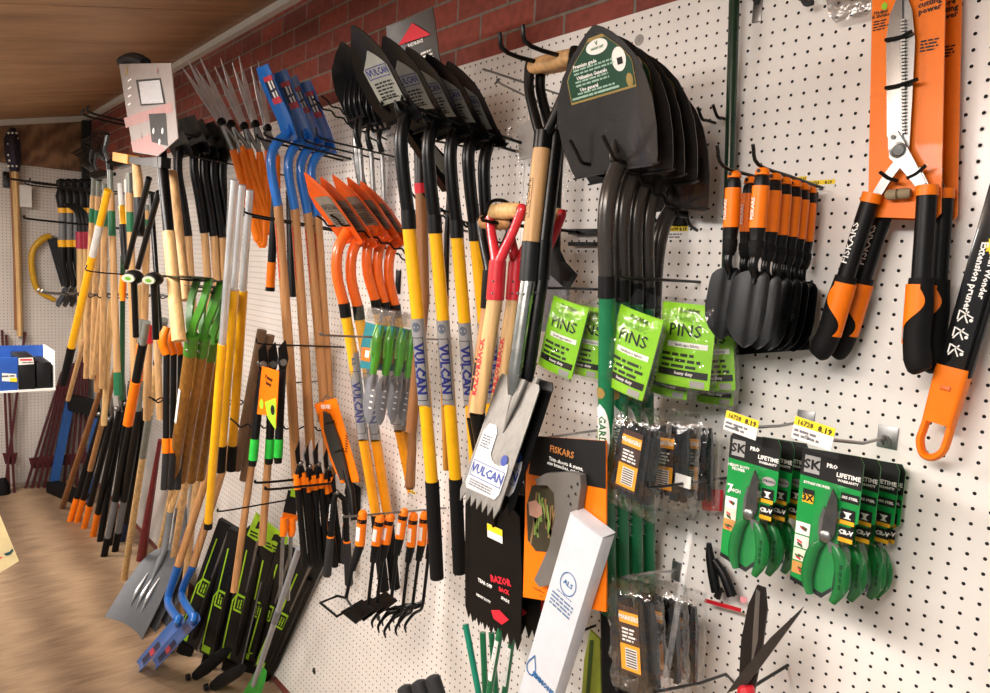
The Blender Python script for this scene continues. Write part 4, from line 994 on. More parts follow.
for k in range(12):
    r = random.Random(k); x0 = 530+r.random()*26; y0 = 490+r.random()*20; x1 = x0+r.uniform(-8, 8); y1 = y0+28+r.random()*10
    patch('picture_stem', [(x0, y0), (x0+1.8, y0), (x1+1.8, min(y1, 546)), (x1, min(y1, 546))], y, stem if k % 2 else twig, pic, .0014)
patch('picture_hand', [(529, 502), (536, 500), (542, 506), (543, 514), (538, 518), (530, 515)], y, skin, pic, .0018)
q = lambda a, b, o: AY(a, b, y-o)
gm = M('grey_saw_handle', '#6a6661', .45, var=.05)
sw = build('saw_handle', MB().prism([q(a, b, .004) for a, b in ((541, 478), (552, 472), (575, 471), (586, 474), (587, 485), (583, 512), (576, 525), (571, 545), (566, 566), (556, 583), (545, 585), (540, 578), (546, 565), (555, 545), (561, 515), (560, 492), (553, 484), (543, 484))], (0, -.018, 0)), gm, t, 30)
for a, b in ((572, 487), (578, 484), (569, 496), (576, 494), (571, 504)): build('vent_hole', MB().lathe(q(a, b, .0215), q(a, b, .0228), [(0, .0035), (1, .0035)], 10), blkp, sw)
for a, b, h, s in ((533, 594, .006, 'Coarse/Wood'), (536, 600, .005, 'trim')): u, v = Q(a+6, b-4, y); txt(cd_, S, s, u, v, h, blkp, 0, 1, .02, .0014)
b = AY(602, 436, 0); hook('wire hook above the pruning saw card', (b.x-.02, b.z+.01), [(0, .27)], .0, up=.008, plate=False, mat=zinc)
b = AY(585, 428, -.1); tag(build('clear_tray', MB().bar([AY(538, 430, y), AY(604, 438, y+.03)], .016, .001, ref=(0, 1, 0)), clear2), 'clear plastic strip lying across the top of the pruning saw card', 'plastic strip')
# ---- white carton -------------------------------------------------------------------------
cart = M('white_cardboard', '#c9ccd2', .6, var=.04); blu = M('blue_ink', '#1f5f94', .6)
y = -.30; TLc, TRc, BLc = AY(570, 513, y), AY(584, 522, y), AY(518, 693, y)
TRb = AY(599, 522, y+.075)
ax = (TLc-BLc).normalized(); w = AY(555, 693, y)-BLc; w = w-ax*w.dot(ax); wl = w.length; w.normalize(); n = w.cross(ax); n = n if n.y < 0 else -n
dn = .036; Lb = (TLc.z-.002)/ax.z
t = thing('carton', 'long white cardboard carton with blue print leaning in front of the saw card', 'box', TLc-ax*Lb)
cb_ = build('box_body', MB().box(TLc-ax*Lb/2+w*wl/2-n*dn/2, w*wl/2, ax*Lb/2, n*dn/2, .001), cart, t)
S = lambda u, v, off=0: TLc+w*(wl/2+u)-ax*v+n*(off+.0006)
flp = build('flap', MB().prism([TLc+n*.0005, TLc+w*wl+n*.0005, TLc+w*wl-n*dn+ax*.004, TLc-n*dn+ax*.004], ax*.0015), cart, t, 0)
Sd = lambda u, v, off=0: S(u, -v, off)
vpx = lambda px, py: (TLc-AY(px, py, y)).dot(ax)
v1 = vpx(559, 576)
m = MB(); N_ = 28
for k in range(N_):
    a, b = 2*PI*k/N_, 2*PI*(k+1)/N_
    m.bm.faces.new([m.bm.verts.new(S(r*math.cos(q), v1+r*1.15*math.sin(q), .0006)) for r, q in ((.0205, a), (.0205, b), (.0225, b), (.0225, a))])
letters(m, lambda u, v, o=0: S(u, v1-v, o), 'ALS', 0, 0, .016, 0, 1.0, .02, .0008); build('printed_mark', m, blu, cb_, 0, False)
lines(cb_, lambda u, v, o=0: S(u, v1+.052-v, o), 0, 0, wl*.72, .034, 4, M('grey_blue_ink', '#5d7694', .6), .0007, seed=8)
lines(cb_, lambda u, v, o=0: S(u, v1+.028-v, o), 0, 0, wl*.5, .004, 1, blu, .0007, seed=8)
v2 = vpx(540, 678)
S2 = lambda u, v, o=0: S(u, v2-v, o)
m = MB()
dp = [(.0, .038), (.012, .014), (.015, .0), (.010, -.012), (0, -.016), (-.010, -.012), (-.015, 0), (-.012, .014)]
for k in range(8):
    a, b = dp[k], dp[(k+1) % 8]
    m.bm.faces.new([m.bm.verts.new(S2(p[0]*f-.030, p[1]*f+.004*(1-f), .0006)) for p, f in ((a, 1), (b, 1), (b, .80), (a, .80))])
letters(m, S2, 'SIMMONS', .010, -.004, .0165, 0, .92, .05, .0009); build('printed_mark', m, blu, cb_, 0, False)
# green stakes behind the carton and yellow green pack
grt = M('green_enamel', '#0d6a42', .3, coat=.4)
GB = [((467, 632), (481, 705), -.20), ((483, 640), (486, 705), -.16), ((500, 632), (487, 705), -.24), ((512, 640), (503, 705), -.12), ((492, 640), (497, 705), -.10)]
for k, (a, b, y) in enumerate(GB):
    p, q = AY(*a, y), AY(*b, y); d = (q-p).normalized(); f = p-d*.02; e = p+d*((p.z-.0)/-d.z)
    t = thing('plant_stake', ['teal green metal stake at far left under the black spade blades', 'dark green metal stake, second from left under the spade blades', 'green metal stake crossing in front with white price label', 'green metal stake beside the carton with pale label', 'green metal stake hidden behind the crossing labelled one'][k], 'stake', e, 'green stakes under the spade blades')
    build('tube', MB().tube([f, e], .0085, 10), grt if k else M('teal_enamel', '#0f7a60', .3, coat=.4), t)
    if k in (2, 3):
        S = Cyl(e, p, .0088, (-.2, -1, 0)); L = (p-e).length
        build('price_label', MB().sheet(S, lambda v: [-.009+.018*i/5 for i in range(6)], [L-.13, L-.02], .0005), paper, t, 0, False)
        lines(t, lambda u, v, o=0: S(u, L-.075+v, o), 0, 0, .014, .09, 16, M('grey_ink', '#6b6b70', .6), .001, seed=k)
y = -.10; t = thing('seed_pack', 'small yellow green packet showing behind the white carton at the bottom', 'packet', AY(592, 660, y))
build('packet', MB().prism(Q3([(590, 630), (600, 640), (601, 720), (580, 720), (584, 660)], y), (0, .006, 0)), M('yellow_green_card', '#9aa83a', .5), t, 0)
patch('print', [(590, 640), (594, 640), (588, 720), (584, 720)], y, M('dark_leaf_print', '#3e5a24', .6), t, .001)
hook('black peg hook behind the small packet', (AY(595, 633, 0).x, AY(595, 633, 0).z+.02), [(0, .105)], 0, up=.006, plate=False)
for k, (px, py) in enumerate(((404, 687), (418, 682), (432, 677))):
    p = AY(px, py, -.22-.02*(2-k)); e = V((p.x+.42, p.y+.12, 0)); d = (e-p).normalized()
    t = thing('foam_grip_pole', 'pole with dark grey foam grip at the bottom edge, %s from the left' % ORD[k], 'pole', e, 'poles with foam grips')
    build('grip', MB().tube([p-d*.004, p, p+d*.012, p+d*.30], [.010, .020, .0225, .0225], 16), dgrey, t); build('pole', MB().tube([p+d*.30, e], .012, 12), alum, t)

b = AY(744, 692, -.16); hook('black peg hook the open garden shears hang on', (b.x, b.z), [(0, .165)], .0, up=.008, plate=False)
# ================================================================== rows of shovels further along
silv = M('silver_sleeve', '#9fa0a2', .4, .4, var=.06); navy = M('navy_print', '#1c2570', .5)
bladeblk = M('black_blade_paint', '#09090a', .3, var=.2, spec=.22)
slabel = M('grey_green_label', '#8d9088', .5, var=.05)
def vulcan_sleeve(t, S, v0, v1, r, flip=-1):
    """grey sleeve printed with a boxed word reading down the pole, badge above; pointed ends"""
    L = v1-v0; n = 24
    m = MB(); m.sheet(lambda u, v, o=0: S(u, v0+(L)*v+(.012*math.cos(u/r*1.0) if v < .01 else 0), .0006), lambda v: [2*PI*r*i/n-PI*r for i in range(n+1)], [0, .08, .5, 1]); sl = build('sleeve', m, silv, t, 60, False)
    m = MB(); letters(m, lambda u, v, o=0: S(u, v, .0011), 'VULCAN', 0, v0+L*.45, r*2.0, -PI/2, 1.0, .045)
    build('lettering', m, navy, sl, 0, False)
    m = MB(); a = r*.95; b0, b1 = v0+L*.10, v0+L*.80; w = .0018
    for u0, u1, c, d in ((-a, -a+w, b0, b1), (a-w, a, b0, b1)): m.sheet(lambda u, v, o=0: S(u, v, .0010), lambda v: [u0, u1], [c, d])
    for c, d in ((b0, b0+w), (b1-w, b1)): m.sheet(lambda u, v, o=0: S(u, v, .0010), lambda v: [-a+2*a*i/6 for i in range(7)], [c, d])
    build('print_frame', m, blkp, sl, 0, False)
    m = MB(); m.sheet(lambda u, v, o=0: S(r*.62*v*math.cos(u), v0+L*.91+r*.75*v*math.sin(u), .0011), lambda v: [2*PI*k/14 for k in range(15)], [.05, 1]); build('badge', m, M('grey_blue_badge', '#5b6472', .5), sl, 0, False)
def blabel(mat, tcol, word, v0=.28, v1=.78, k=.62, pointy=True):
    def f(t, B, bo, P):
        L = B.len; w = max(h[1] for h in B.hw)*k; n = 10; VS = [L*(v0+(v1-v0)*i/n) for i in range(n+1)]
        def hw(v):
            q = (v/L-v0)/(v1-v0); return w*(1 if q < .72 or not pointy else max(.04, 1-(q-.72)/.28))
        lb = build('label', MB().sheet(B, lambda v: [hw(v)*(2*i/6-1) for i in range(7)], VS, .0012), mat, bo, 0, False)
        S = lambda u, v, o=0: B(u, L*(v0+(v1-v0)*.62)+v, .0018)
        txt(bo, S, word, 0, 0, w*.42, tcol, 0, 1.0, .03) if word else None
        if word == 'VULCAN':
            m = MB(); a, b = w*.88, w*.27
            for u0, u1, c, d in ((-a, -a+.002, -b, b), (a-.002, a, -b, b), (-a, a, -b, -b+.002), (-a, a, b-.002, b)): m.sheet(S, lambda v: [u0+(u1-u0)*i/4 for i in range(5)], [c, d])
            build('print_frame', m, tcol, bo, 0, False)
        lines(bo, lambda u, v, o=0: S(u, v-L*(v1-v0)*.36), 0, 0, w*1.5, L*(v1-v0)*.38, 6, blkp, seed=3)
    return f
# ---- black pointed shovels on yellow poles ------------------------------------------------
XV = -1.5
vhw = [(0, .074), (.05, .080), (.35, .082), (.55, .080), (.72, .066), (.86, .040), (.95, .018), (1, .003)]
v0_ = hang_shovel('black pointed shovel with yellow pole and silver sleeve, front-most of the yellow poled row', 'black shovels on yellow poles', XV,
    [(404, 122), (388, 100), (368, 62), (347, 29)], vhw, .016, bladeblk, [(406, 112), (401, 137), (403, 172), (408, 212)], .0165, black,
    [(bsatin, [(408, 210), (409, 229)], .0178, 'collar'), (ylw, [(409, 228), (418, 319), (432, 482)], .0165, 'handle'), (brub, [(432, 481), (437, 578)], .0185, 'grip')], label_fn=blabel(slabel, navy, 'VULCAN', .20, .74))
h_ = [c for c in v0_.children if c.name.startswith('handle')][0]
p, q = AX(425, 408, XV), AX(417.5, 318, XV); vulcan_sleeve(h_, Cyl(p, q, .0166, (.55, -.8, 0)), 0, (q-p).length, .0166)
row(v0_, XV, (403, 172), [(430, 178), (452, 184), (469, 188), (486, 194)], ['black pointed shovel with yellow pole, second from the front', 'black pointed shovel with yellow pole, third from the front', 'black pointed shovel with yellow pole, fourth from the front', 'black pointed shovel with yellow pole nearest the pegboard'],
    'black shovels on yellow poles', [(0, 0, .02), (0, 0, -.03), (.03, 0, .05), (-.03, 0, 0)])
hook('black rail hook carrying the black shovels with yellow poles', (XV, 2.30), [(-.045, .42), (.045, .42)], .035, up=.02, plate=False, r=.0042)
hook('wavy black hook below, between the yellow poles', (XV, 2.02), [(-.03, .30)], .10, up=.02, plate=False, wavy=True)
hook('small wavy black double hook left of the yellow poles', (XV-.22, 2.08), [(-.02, .20), (.03, .20)], .06, up=.03, plate=False, wavy=True)
# slim yellow pole between the black ones, black top
t = thing('weeding_hoe', 'slim amber pole with black upper half hanging among the yellow poles', 'hoe', AX(446, 235, XV-.12))
P = lambda a, b: AX(a, b, XV-.12)
build('handle', MB().tube([P(446, 296), P(444, 400), P(446, 470)], .0085, 12), M('amber_wood', '#b9822c', .45), t); build('shaft', MB().tube([P(452, 150), P(447, 235), P(446, 297)], .008, 10), black, t)
build('head', MB().prism([P(398, 128), P(404, 120), P(440, 158), P(448, 190), P(442, 192)], (0.03, 0, 0)), bladeblk, t, 0)
build('label', MB().prism([P(414, 140), P(419, 136), P(438, 160), P(441, 178), P(434, 172)], (.031, 0, 0)), slabel, t, 0)
# ---- square shovel with red label on the brick --------------------------------------------
XB = -1.72
rz = hang_shovel('brown black square shovel with red label standing above the row against the brick', None, XB, [(428, 128), (422, 100), (414, 60), (408, 17)], [(0, .10), (.05, .112), (.9, .115), (1, .112)], .012,
    M('brown_black_blade', '#26201c', .35, var=.15, spec=.4), [(425, 120), (420, 140), (420, 165), (420, 184)], .016, M('brown_black_socket', '#1b1714', .4),
    [(red, [(420, 183), (421, 193)], .0172, 'collar'), (brn, [(421, 192), (424, 300), (411, 432)], .0165, 'handle')], label_fn=None)
def rlabel(t, B, bo):
    L = B.len; S = lambda u, v, o=0: B(u, v, .0014)
    m = MB(); m.bm.faces.new([m.bm.verts.new(S(u, L*v)) for u, v in ((-.075, .80), (.0, .95), (.085, .79))]); build('label', m, redp, bo, 0, False)
    S = lambda u, v, o=0: B(u, v, .002)
    txt(bo, S, 'RAZOR-BACK', .005, L*.77, .012, white, 0, 1, .04)
    txt(bo, S, '42', -.055, L*.63, .038, paper, 0, 1, .03); txt(bo, S, '16', .012, L*.62, .034, paper, 0, 1, .03)
    lines(bo, S, .06, L*.63, .07, L*.10, 3, paper, seed=2)
    for u0, u1 in ((-.08, -.01), (.02, .09)): build('red_panel', MB().sheet(S, lambda v: [u0+(u1-u0)*i/4 for i in range(5)], [L*.46, L*.54]), redp, bo, 0, False)
rb_ = [c for c in rz.children if c.name.startswith('blade')][0]
rlabel(rz, Blade([AX(*p, XB) for p in [(428, 128), (422, 100), (414, 60), (408, 17)]], [(0, .10), (.05, .112), (.9, .115), (1, .112)], .012), rb_)
hook('black peg hook behind the red labelled square shovel', (XB, 2.33), [(-.03, .15), (.03, .15)], .0, up=.02, plate=False)
t = thing('wooden_club', 'short brown wooden handle hanging by the green trowel packs', 'handle', AY(411, 432, -.12))
build('shaft', MB().tube([AY(412, 400, -.12), AY(412, 450, -.12), AY(410, 486, -.12)], [.011, .0135, .016], 12), brn, t); build('end', MB().tube([AY(410, 486, -.12), AY(410, 489, -.12)], [.016, .012], 12), M('dark_wood_end', '#6b4424', .6), t)
# ---- orange square shovels ----------------------------------------------------------------
XO = -2.0
ospade = M('orange_blade_paint', '#dd5712', .32, var=.12, coat=.3); ohw = [(0, .062), (.05, .070), (.55, .072), (.72, .060), (.88, .030), (1, .004)]
oramb = M('amber_fibreglass', '#ee9d10', .36, var=.06, coat=.3)
olab = M('grey_brown_label', '#7d776c', .5)
o0 = hang_shovel('orange square shovel with grey label, front-most of the orange row', 'orange square shovels', XO, [(352, 243), (340, 225), (322, 200), (302, 175)], ohw, .010, ospade,
    [(347, 232), (338, 250), (337, 275), (344, 304)], .0165, M('orange_socket', '#e8661a', .3, var=.06, coat=.3), [(bsatin, [(344, 303), (346, 317)], .0178, 'collar'), (ylw, [(346, 316), (352, 350), (360, 408)], .0165, 'handle'), (oramb, [(363.5, 440), (376, 515)], .0167, 'lower_handle'), (brub, [(376, 514), (384, 590)], .018, 'grip')],
    label_fn=blabel(olab, blkp, 'VULCAN', .22, .66, .66, False))
h_ = [c for c in o0.children if c.name.startswith('handle')][0]
p, q = AX(363.5, 441, XO), AX(353, 352, XO); vulcan_sleeve(h_, Cyl(p, q, .0167, (.7, -.7, 0)), 0, (q-p).length, .0167)
w_ = o0  # wing tabs at the foot of the blade
row(o0, XO, (337, 275), [(351, 278), (366, 272), (377, 275), (389, 278)], ['orange square shovel with grey label, %s behind the front-most' % s for s in ('first', 'second', 'third')]+['orange square shovel nearest the pegboard'], 'orange square shovels', [(0, 0, .04), (.05, 0, -.04), (.02, 0, .03), (.0, 0, 0)])
hook('wavy black hook under the orange square shovels', (XO, 1.985), [(-.045, .34), (.045, .34)], .10, wavy=True, up=.02, plate=False)
tag(build('hook_plate', MB().box(AY(398, 282, -.004), (.012, 0, 0), (0, .004, 0), (0, 0, .04), .002), black), 'black hook plate on the pegboard right of the orange sockets', 'hook plate')
# ---- blue drain spades --------------------------------------------------------------------
XBL = -2.5
blue = M('blue_paint', '#1c66b8', .34, var=.08, coat=.3); navyp = M('dark_blue_label', '#1c2748', .5)
def bluelab(t, B, bo, P):
    L = B.len; w = B.w(L*.6)*.62
    build('label', MB().sheet(B, lambda v: [w*(2*i/4-1) for i in range(5)], [L*(.50+.36*i/5) for i in range(6)], .0012), navyp, bo, 0, False)
    S = lambda u, v, o=0: B(u, v, .0018)
    for v0, v1 in ((.50, .58), (.80, .86)): build('label_band', MB().sheet(S, lambda v: [-w, 0, w], [L*v0, L*v1]), M('pink_red_print', '#c23a4a', .5), bo, 0, False)
    lines(bo, lambda u, v, o=0: B(v, u+L*.69, .0018), 0, 0, L*.24, w*1.4, 2, white, seed=4)
bhw = [(0, .046), (.06, .054), (.85, .056), (1, .048)]
b0_ = hang_shovel('blue narrow spade with wooden handle, front-most of the hanging blue row', 'blue spades on the upper hook', XBL, [(290, 141), (284, 120), (272, 93), (261, 66)], bhw, .012, blue,
    [(287, 134), (275, 146), (271, 166), (278, 206)], .0165, blue, [(ash2, [(278, 205), (290, 364), (297, 482)], [.0165, .018, .019], 'handle')], label_fn=bluelab, name='spade')
hb = [c for c in b0_.children if c.name.startswith('handle')][0]
p, q = AX(284, 285, XBL), AX(278.5, 212, XBL); lines(hb, lambda u, v, o=0: Cyl(p, q, .0168, (.3, -1, 0))(v, u+(q-p).length/2, .0008), 0, 0, (q-p).length*.8, .009, 1, redp, seed=3)
row(b0_, XBL, (271, 166), [(288, 170), (300, 174), (311, 178)], ['blue narrow spade with wooden handle, %s behind the front one' % s for s in ('first', 'second')]+['blue narrow spade with wooden handle nearest the brick'], 'blue spades on the upper hook', [(.0, 0, .03), (.02, 0, -.03), (.0, 0, .03)])
hook('black hook through the blue spade sockets', (XBL, 2.355), [(-.03, .33), (.035, .33)], .03, up=.015, plate=False, r=.004)
hook('long black double hook in front of the wooden blue spade handles', (XBL-.03, 2.09), [(-.04, .38), (.03, .38)], .03, up=.02, plate=False, r=.004)
hook('wavy black hook above the blue spades by the chrome forks', (-2.25, 2.40), [(-.03, .25), (.03, .25)], .08, wavy=True, up=.02, plate=False)
# ---- black round shovel and chrome shafted forks behind the yellow poled row --------------
XK = -2.22
hang_shovel('black round point shovel with steel socket, left of the yellow poled row', None, XK, [(366, 128), (358, 105), (345, 72), (337, 42)], [(0, .09), (.06, .105), (.5, .11), (.75, .09), (.9, .05), (1, .004)], .016, bladeblk,
    [(362, 118), (357, 135), (358, 160), (362, 185)], .015, steel2, [(bsatin, [(362, 184), (364, 196)], .0165, 'collar'), (ash2, [(364, 195), (367, 250)], .0155, 'handle')])
def chrome_fork(label, pts, X, grp):
    P = lambda p: AX(p[0], p[1], X)
    t = thing('hand_fork', label, 'fork', P(pts[0]), grp); a, b, c = [P(p) for p in pts]
    build('shaft', MB().tube([b, c], .0085, 10), steel, t)
    build('neck', MB().tube([a, a.lerp(b, .5)+V((0, -.01, 0)), b], [.006, .0085, .011], 10, smooth=4), black, t)
    br = a+V((0, 0, 0)); build('cross_bar', MB().tube([br-XD*.05, br+XD*.05], .005, 8), black, t)
    for k in range(4):
        u = -.05+.1*k/3; build('tine', MB().tube([br+XD*u, br+V((u, -.02, .05)), br+V((u, -.015, .13))], [.005, .0045, .002], 8, smooth=4), black, t)
    return t
for k, (a, b, c) in enumerate([((357, 118), (360, 148), (366, 235)), ((369, 124), (371, 150), (376, 235)), ((381, 130), (382, 152), (386, 235))]):
    chrome_fork('black tined fork with bright steel shaft, %s from the left behind the orange shovels' % ORD[k], (a, b, c), XK+.02+.02*k, 'steel shafted forks')
hook('black peg hook carrying the steel shafted forks', (XK+.04, 2.33), [(-.05, .30), (.05, .30)], .02, up=.03, plate=False)
# ---- orange handled hedge shears pointing up ----------------------------------------------
XH = -3.0
silverb = M('satin_blade_steel', '#cfd0d0', .35, .5, var=.12)
def long_shears(label, X, TL, TR, PV, HL, HR, GL, GR, grp):
    P = lambda p: AX(p[0], p[1], X)
    t = thing('hedge_shears', label, 'hedge shears', P(PV), grp); pv = P(PV)
    for k, (tp, o) in enumerate(((TL, -.004), (TR, .004))):
        a = P(tp); d = a-pv; n = V((0, -d.z, d.y)).normalized()*.012
        build('blade', MB().prism([pv+n*1.2+XD*o, pv+d*.5+n*1.0+XD*o, a+XD*o, pv+d*.6-n*.7+XD*o, pv-n+XD*o], (.003, 0, 0)), silverb, t, 0)
    build('pivot', MB().lathe(pv-XD*.012, pv+XD*.014, [(0, .016), (.7, .018), (1, .010)], 12), bsatin, t)
    for h, g, m in ((HL, GL, 0), (HR, GR, 1)):
        a, b = P(h), P(g)
        build('arm', MB().tube([pv, a], [.011, .009], 8), steel2, t); build('handle', MB().tube([a, a.lerp(b, .45), b], [.014, .016, .0175], 12), orange, t)
        build('handle_end', MB().tube([b, b+(b-a).normalized()*.012], [.0175, .010], 12), orange, t)
    return t
HG = 'orange handled hedge shears pointing up'
ls0 = long_shears('silver bladed hedge shears with orange handles, front-most of the upright bunch', XH, (181, 65), (185, 56), (221, 122), (233, 150), (241, 146), (258, 240), (270, 232), HG)
for k, (dx, dz) in enumerate(((16, 2), (37, 4), (55, 2), (75, 6))):
    q, r_ = AX(221+dx*.62, 122+dz, XH), AX(221, 122, XH)
    dup(ls0, (0, q.y-r_.y, q.z-r_.z), (-.06-.10*k, 0, .05*k), ['silver bladed hedge shears with orange handles, second of the upright bunch', 'silver bladed hedge shears with orange handles, middle of the upright bunch', 'silver bladed hedge shears with orange handles, fourth of the upright bunch', 'silver bladed hedge shears leaning right, nearest the blue spades'][k], HG)
hook('black hook holding the orange handled hedge shears', (XH, 2.33), [(-.02, .42)], .03, up=.02, plate=False)

for k, (px, py, lb) in enumerate(((378, 617, 'dark round screw washer on the pegboard below the hand hoes'), (314, 671, 'dark round screw washer on the pegboard seam right of the boxed tools'))):
    p = AY(px, py, -.001); S = PlaneN(p, (0, -1, 0)); t = thing('washer', lb, 'washer', p)
    build('disc', disc(S, 0, 0, .014, th=.0025), M('dark_washer', '#3a3836', .5, .5), t, 0); build('screw_head', disc(S, 0, 0, .005, off=.0025, th=.001), black, t, 0)
shelf_tag('small yellow and white price tag on the pegboard above the orange cultivator caps', 412, 494, -.0004, .04, .024)
# ================================================================== small tools low on the middle wall
# ---- hand cultivators and hoes with orange sleeves ----------------------------------------
XC = -1.78
def hand_tool(label, kind, grp, top, sl0, sl1, lo, head, form, X=XC):
    P = lambda p: AX(p[0], p[1], X)
    t = thing(kind, label, {'hand_cultivator': 'cultivator', 'hand_hoe': 'hoe', 'hand_fork': 'fork'}[kind], P(top), grp)
    a, b, c, d, e = P(top), P(sl0), P(sl1), P(lo), P(head); n = (a-c).normalized()
    build('end_cap', MB().lathe(b-n*.002, a+n*.006, [(0, .0135), (.5, .014), (.85, .011), (1, .004)], 14), orange, t)
    build('collar', MB().tube([b-n*.008, b+n*.004], .0145, 12), bsatin, t)
    sl = build('sleeve', MB().tube([b, c], .0142, 14), orange, t)
    S = Cyl(c, b, .0144, (-.1, -1, 0)); build('sticker', MB().sheet(S, lambda v: [-.001+.014*i/4 for i in range(5)], [(b-c).length*.2, (b-c).length*.75], .0006), paper, sl, 0, False)
    build('handle', MB().tube([c, d], [.0135, .010], 12), bsatin, t)
    build('shaft', MB().tube([d, e], .0055, 10), black, t)
    if form == 'claw':
        for k in (-1, 0, 1):
            u = k*.032
            build('tine', MB().tube([e, e+V((u*.6, -.02, -.012)), e+V((u, -.055, -.012)), e+V((u*1.1, -.085, -.038)), e+V((u*1.15, -.082, -.062))], [.0055, .005, .005, .0045, .0025], 8, smooth=4), black, t)
    elif form == 'hoe':
        build('hoe_blade', MB().prism([e+V((-.036, .0, .004)), e+V((.036, 0, .004)), e+V((.044, -.065, -.02)), e+V((-.044, -.065, -.02))], (0, 0, .003)), black, t, 0)
    elif form == 'ring':
        build('hoe_ring', MB().tube([e, e+V((-.045, -.004, -.01)), e+V((-.05, -.055, -.02)), e+V((.05, -.055, -.02)), e+V((.045, -.004, -.01)), e], .004, 8), black, t)
    return t
CG = 'orange sleeved hand cultivators'
c0 = hand_tool('black three tined cultivator with orange sleeve, front of the three at right', 'hand_cultivator', CG, (414, 514), (413, 521), (411, 546), (408, 562), (403, 606), 'claw')
row(c0, XC, (414, 514), [(425, 513), (434, 512)], ['black three tined cultivator with orange sleeve, middle of the three at right', 'black three tined cultivator with orange sleeve, nearest the black grip'], CG)
h0 = hand_tool('black flat bladed hand hoe with orange sleeve, leftmost of the three flat bladed ones', 'hand_hoe', 'orange sleeved hand hoes', (381, 516), (379, 523), (376, 545), (373, 562), (368, 606), 'hoe')
row(h0, XC, (381, 516), [(391, 515), (405, 510)], ['black hand hoe with orange sleeve, second from the left', 'black hand hoe with orange sleeve, beside the three cultivators'], 'orange sleeved hand hoes')
hand_tool('black hand hoe with open ring head and orange edge, furthest left', 'hand_hoe', None, (363, 512), (362, 520), (360, 545), (352, 570), (346, 598), 'ring')
b = AX(447, 513, XC); hook('zinc wire hook threaded through the orange cultivator caps', (XC, 1.215), [(0, .36)], .035, up=.008, plate=False, mat=zinc)
# ---- green handled trowels in clear packs -------------------------------------------------
XP = -1.83
teal = M('teal_card', '#1b7c86', .45); ggrip = M('leaf_green_plastic', '#3f8f1f', .35, coat=.3); tblade = M('stainless_trowel', '#8e8d90', .38, .6, var=.1)
def trowel_pack(label, grp):
    P = lambda a, b: AX(a, b, XP); t = thing('trowel_pack', label, 'trowel pack', P(377, 308), grp)
    y = P(377, 340).y
    build('card', poly(FY(y), QS([(361, 345), (366, 322), (381, 326), (376, 370), (360, 368)], y), 0, .001), teal, t, 0)
    patch('orange_panel', [(362, 347), (371, 348), (370, 362), (361, 360)], y, orangec, t, .001); patch('picture', [(366, 350), (370, 351), (369, 358), (365, 357)], y, paper, t, .0015)
    g = build('handle', MB().tube([P(381, 326), P(377, 340), P(376, 356), P(373, 374)], [.012, .016, .0145, .010], 12, smooth=4), ggrip, t)
    build('grip_stripe', MB().tube([P(381, 324)+V((0, -.012, 0)), P(377, 340)+V((0, -.0155, 0)), P(375, 356)+V((0, -.013, 0))], .004, 8, smooth=3), M('pale_green_plastic', '#79b857', .4), g)
    B = Blade([P(373, 374), P(370, 392), P(365, 424)], [(0, .016), (.1, .030), (.6, .033), (.85, .022), (1, .003)], .010)
    bo = build('blade', B.mesh(12, 9, .0015), tblade, t)
    m = MB()
    for k in range(4): m.sheet(B, lambda v: [-.008, .008], [B.len*(.3+.12*k), B.len*(.33+.12*k)], .0012)
    build('depth_marks', m, white, bo, 0, False)
    build('tang', MB().tube([P(374, 368), P(372, 382), P(371, 390)], [.006, .007, .003], 8), tblade, t)
    build('blister', MB().prism([V((v.x, y+.012, v.z)) for v in [AY(a, b, y) for a, b in ((362, 330), (366, 306), (384, 308), (383, 340), (380, 385), (372, 428), (360, 424), (358, 370))]], (0, -.042, 0)), clear2, t, 0)
    build('hang_tab', poly(FY(y), QS([(366, 320), (368, 307), (384, 309), (382, 324)], y), .001, .001), clear, t, 0)
    return t
tp = trowel_pack('green handled trowel in clear pack, front-most of four with teal card showing', 'green trowels in clear packs')
row(tp, XP, (377, 330), [(389, 332), (401, 333), (411, 335)], ['green handled trowel in clear pack, second from the front', 'green handled trowel in clear pack, third from the front', 'green handled trowel in clear pack, nearest the yellow pole'], 'green trowels in clear packs')
hook('zinc hook through the clear trowel packs', (XP, 1.745), [(0, .42)], .02, up=.008, plate=False, mat=zinc)
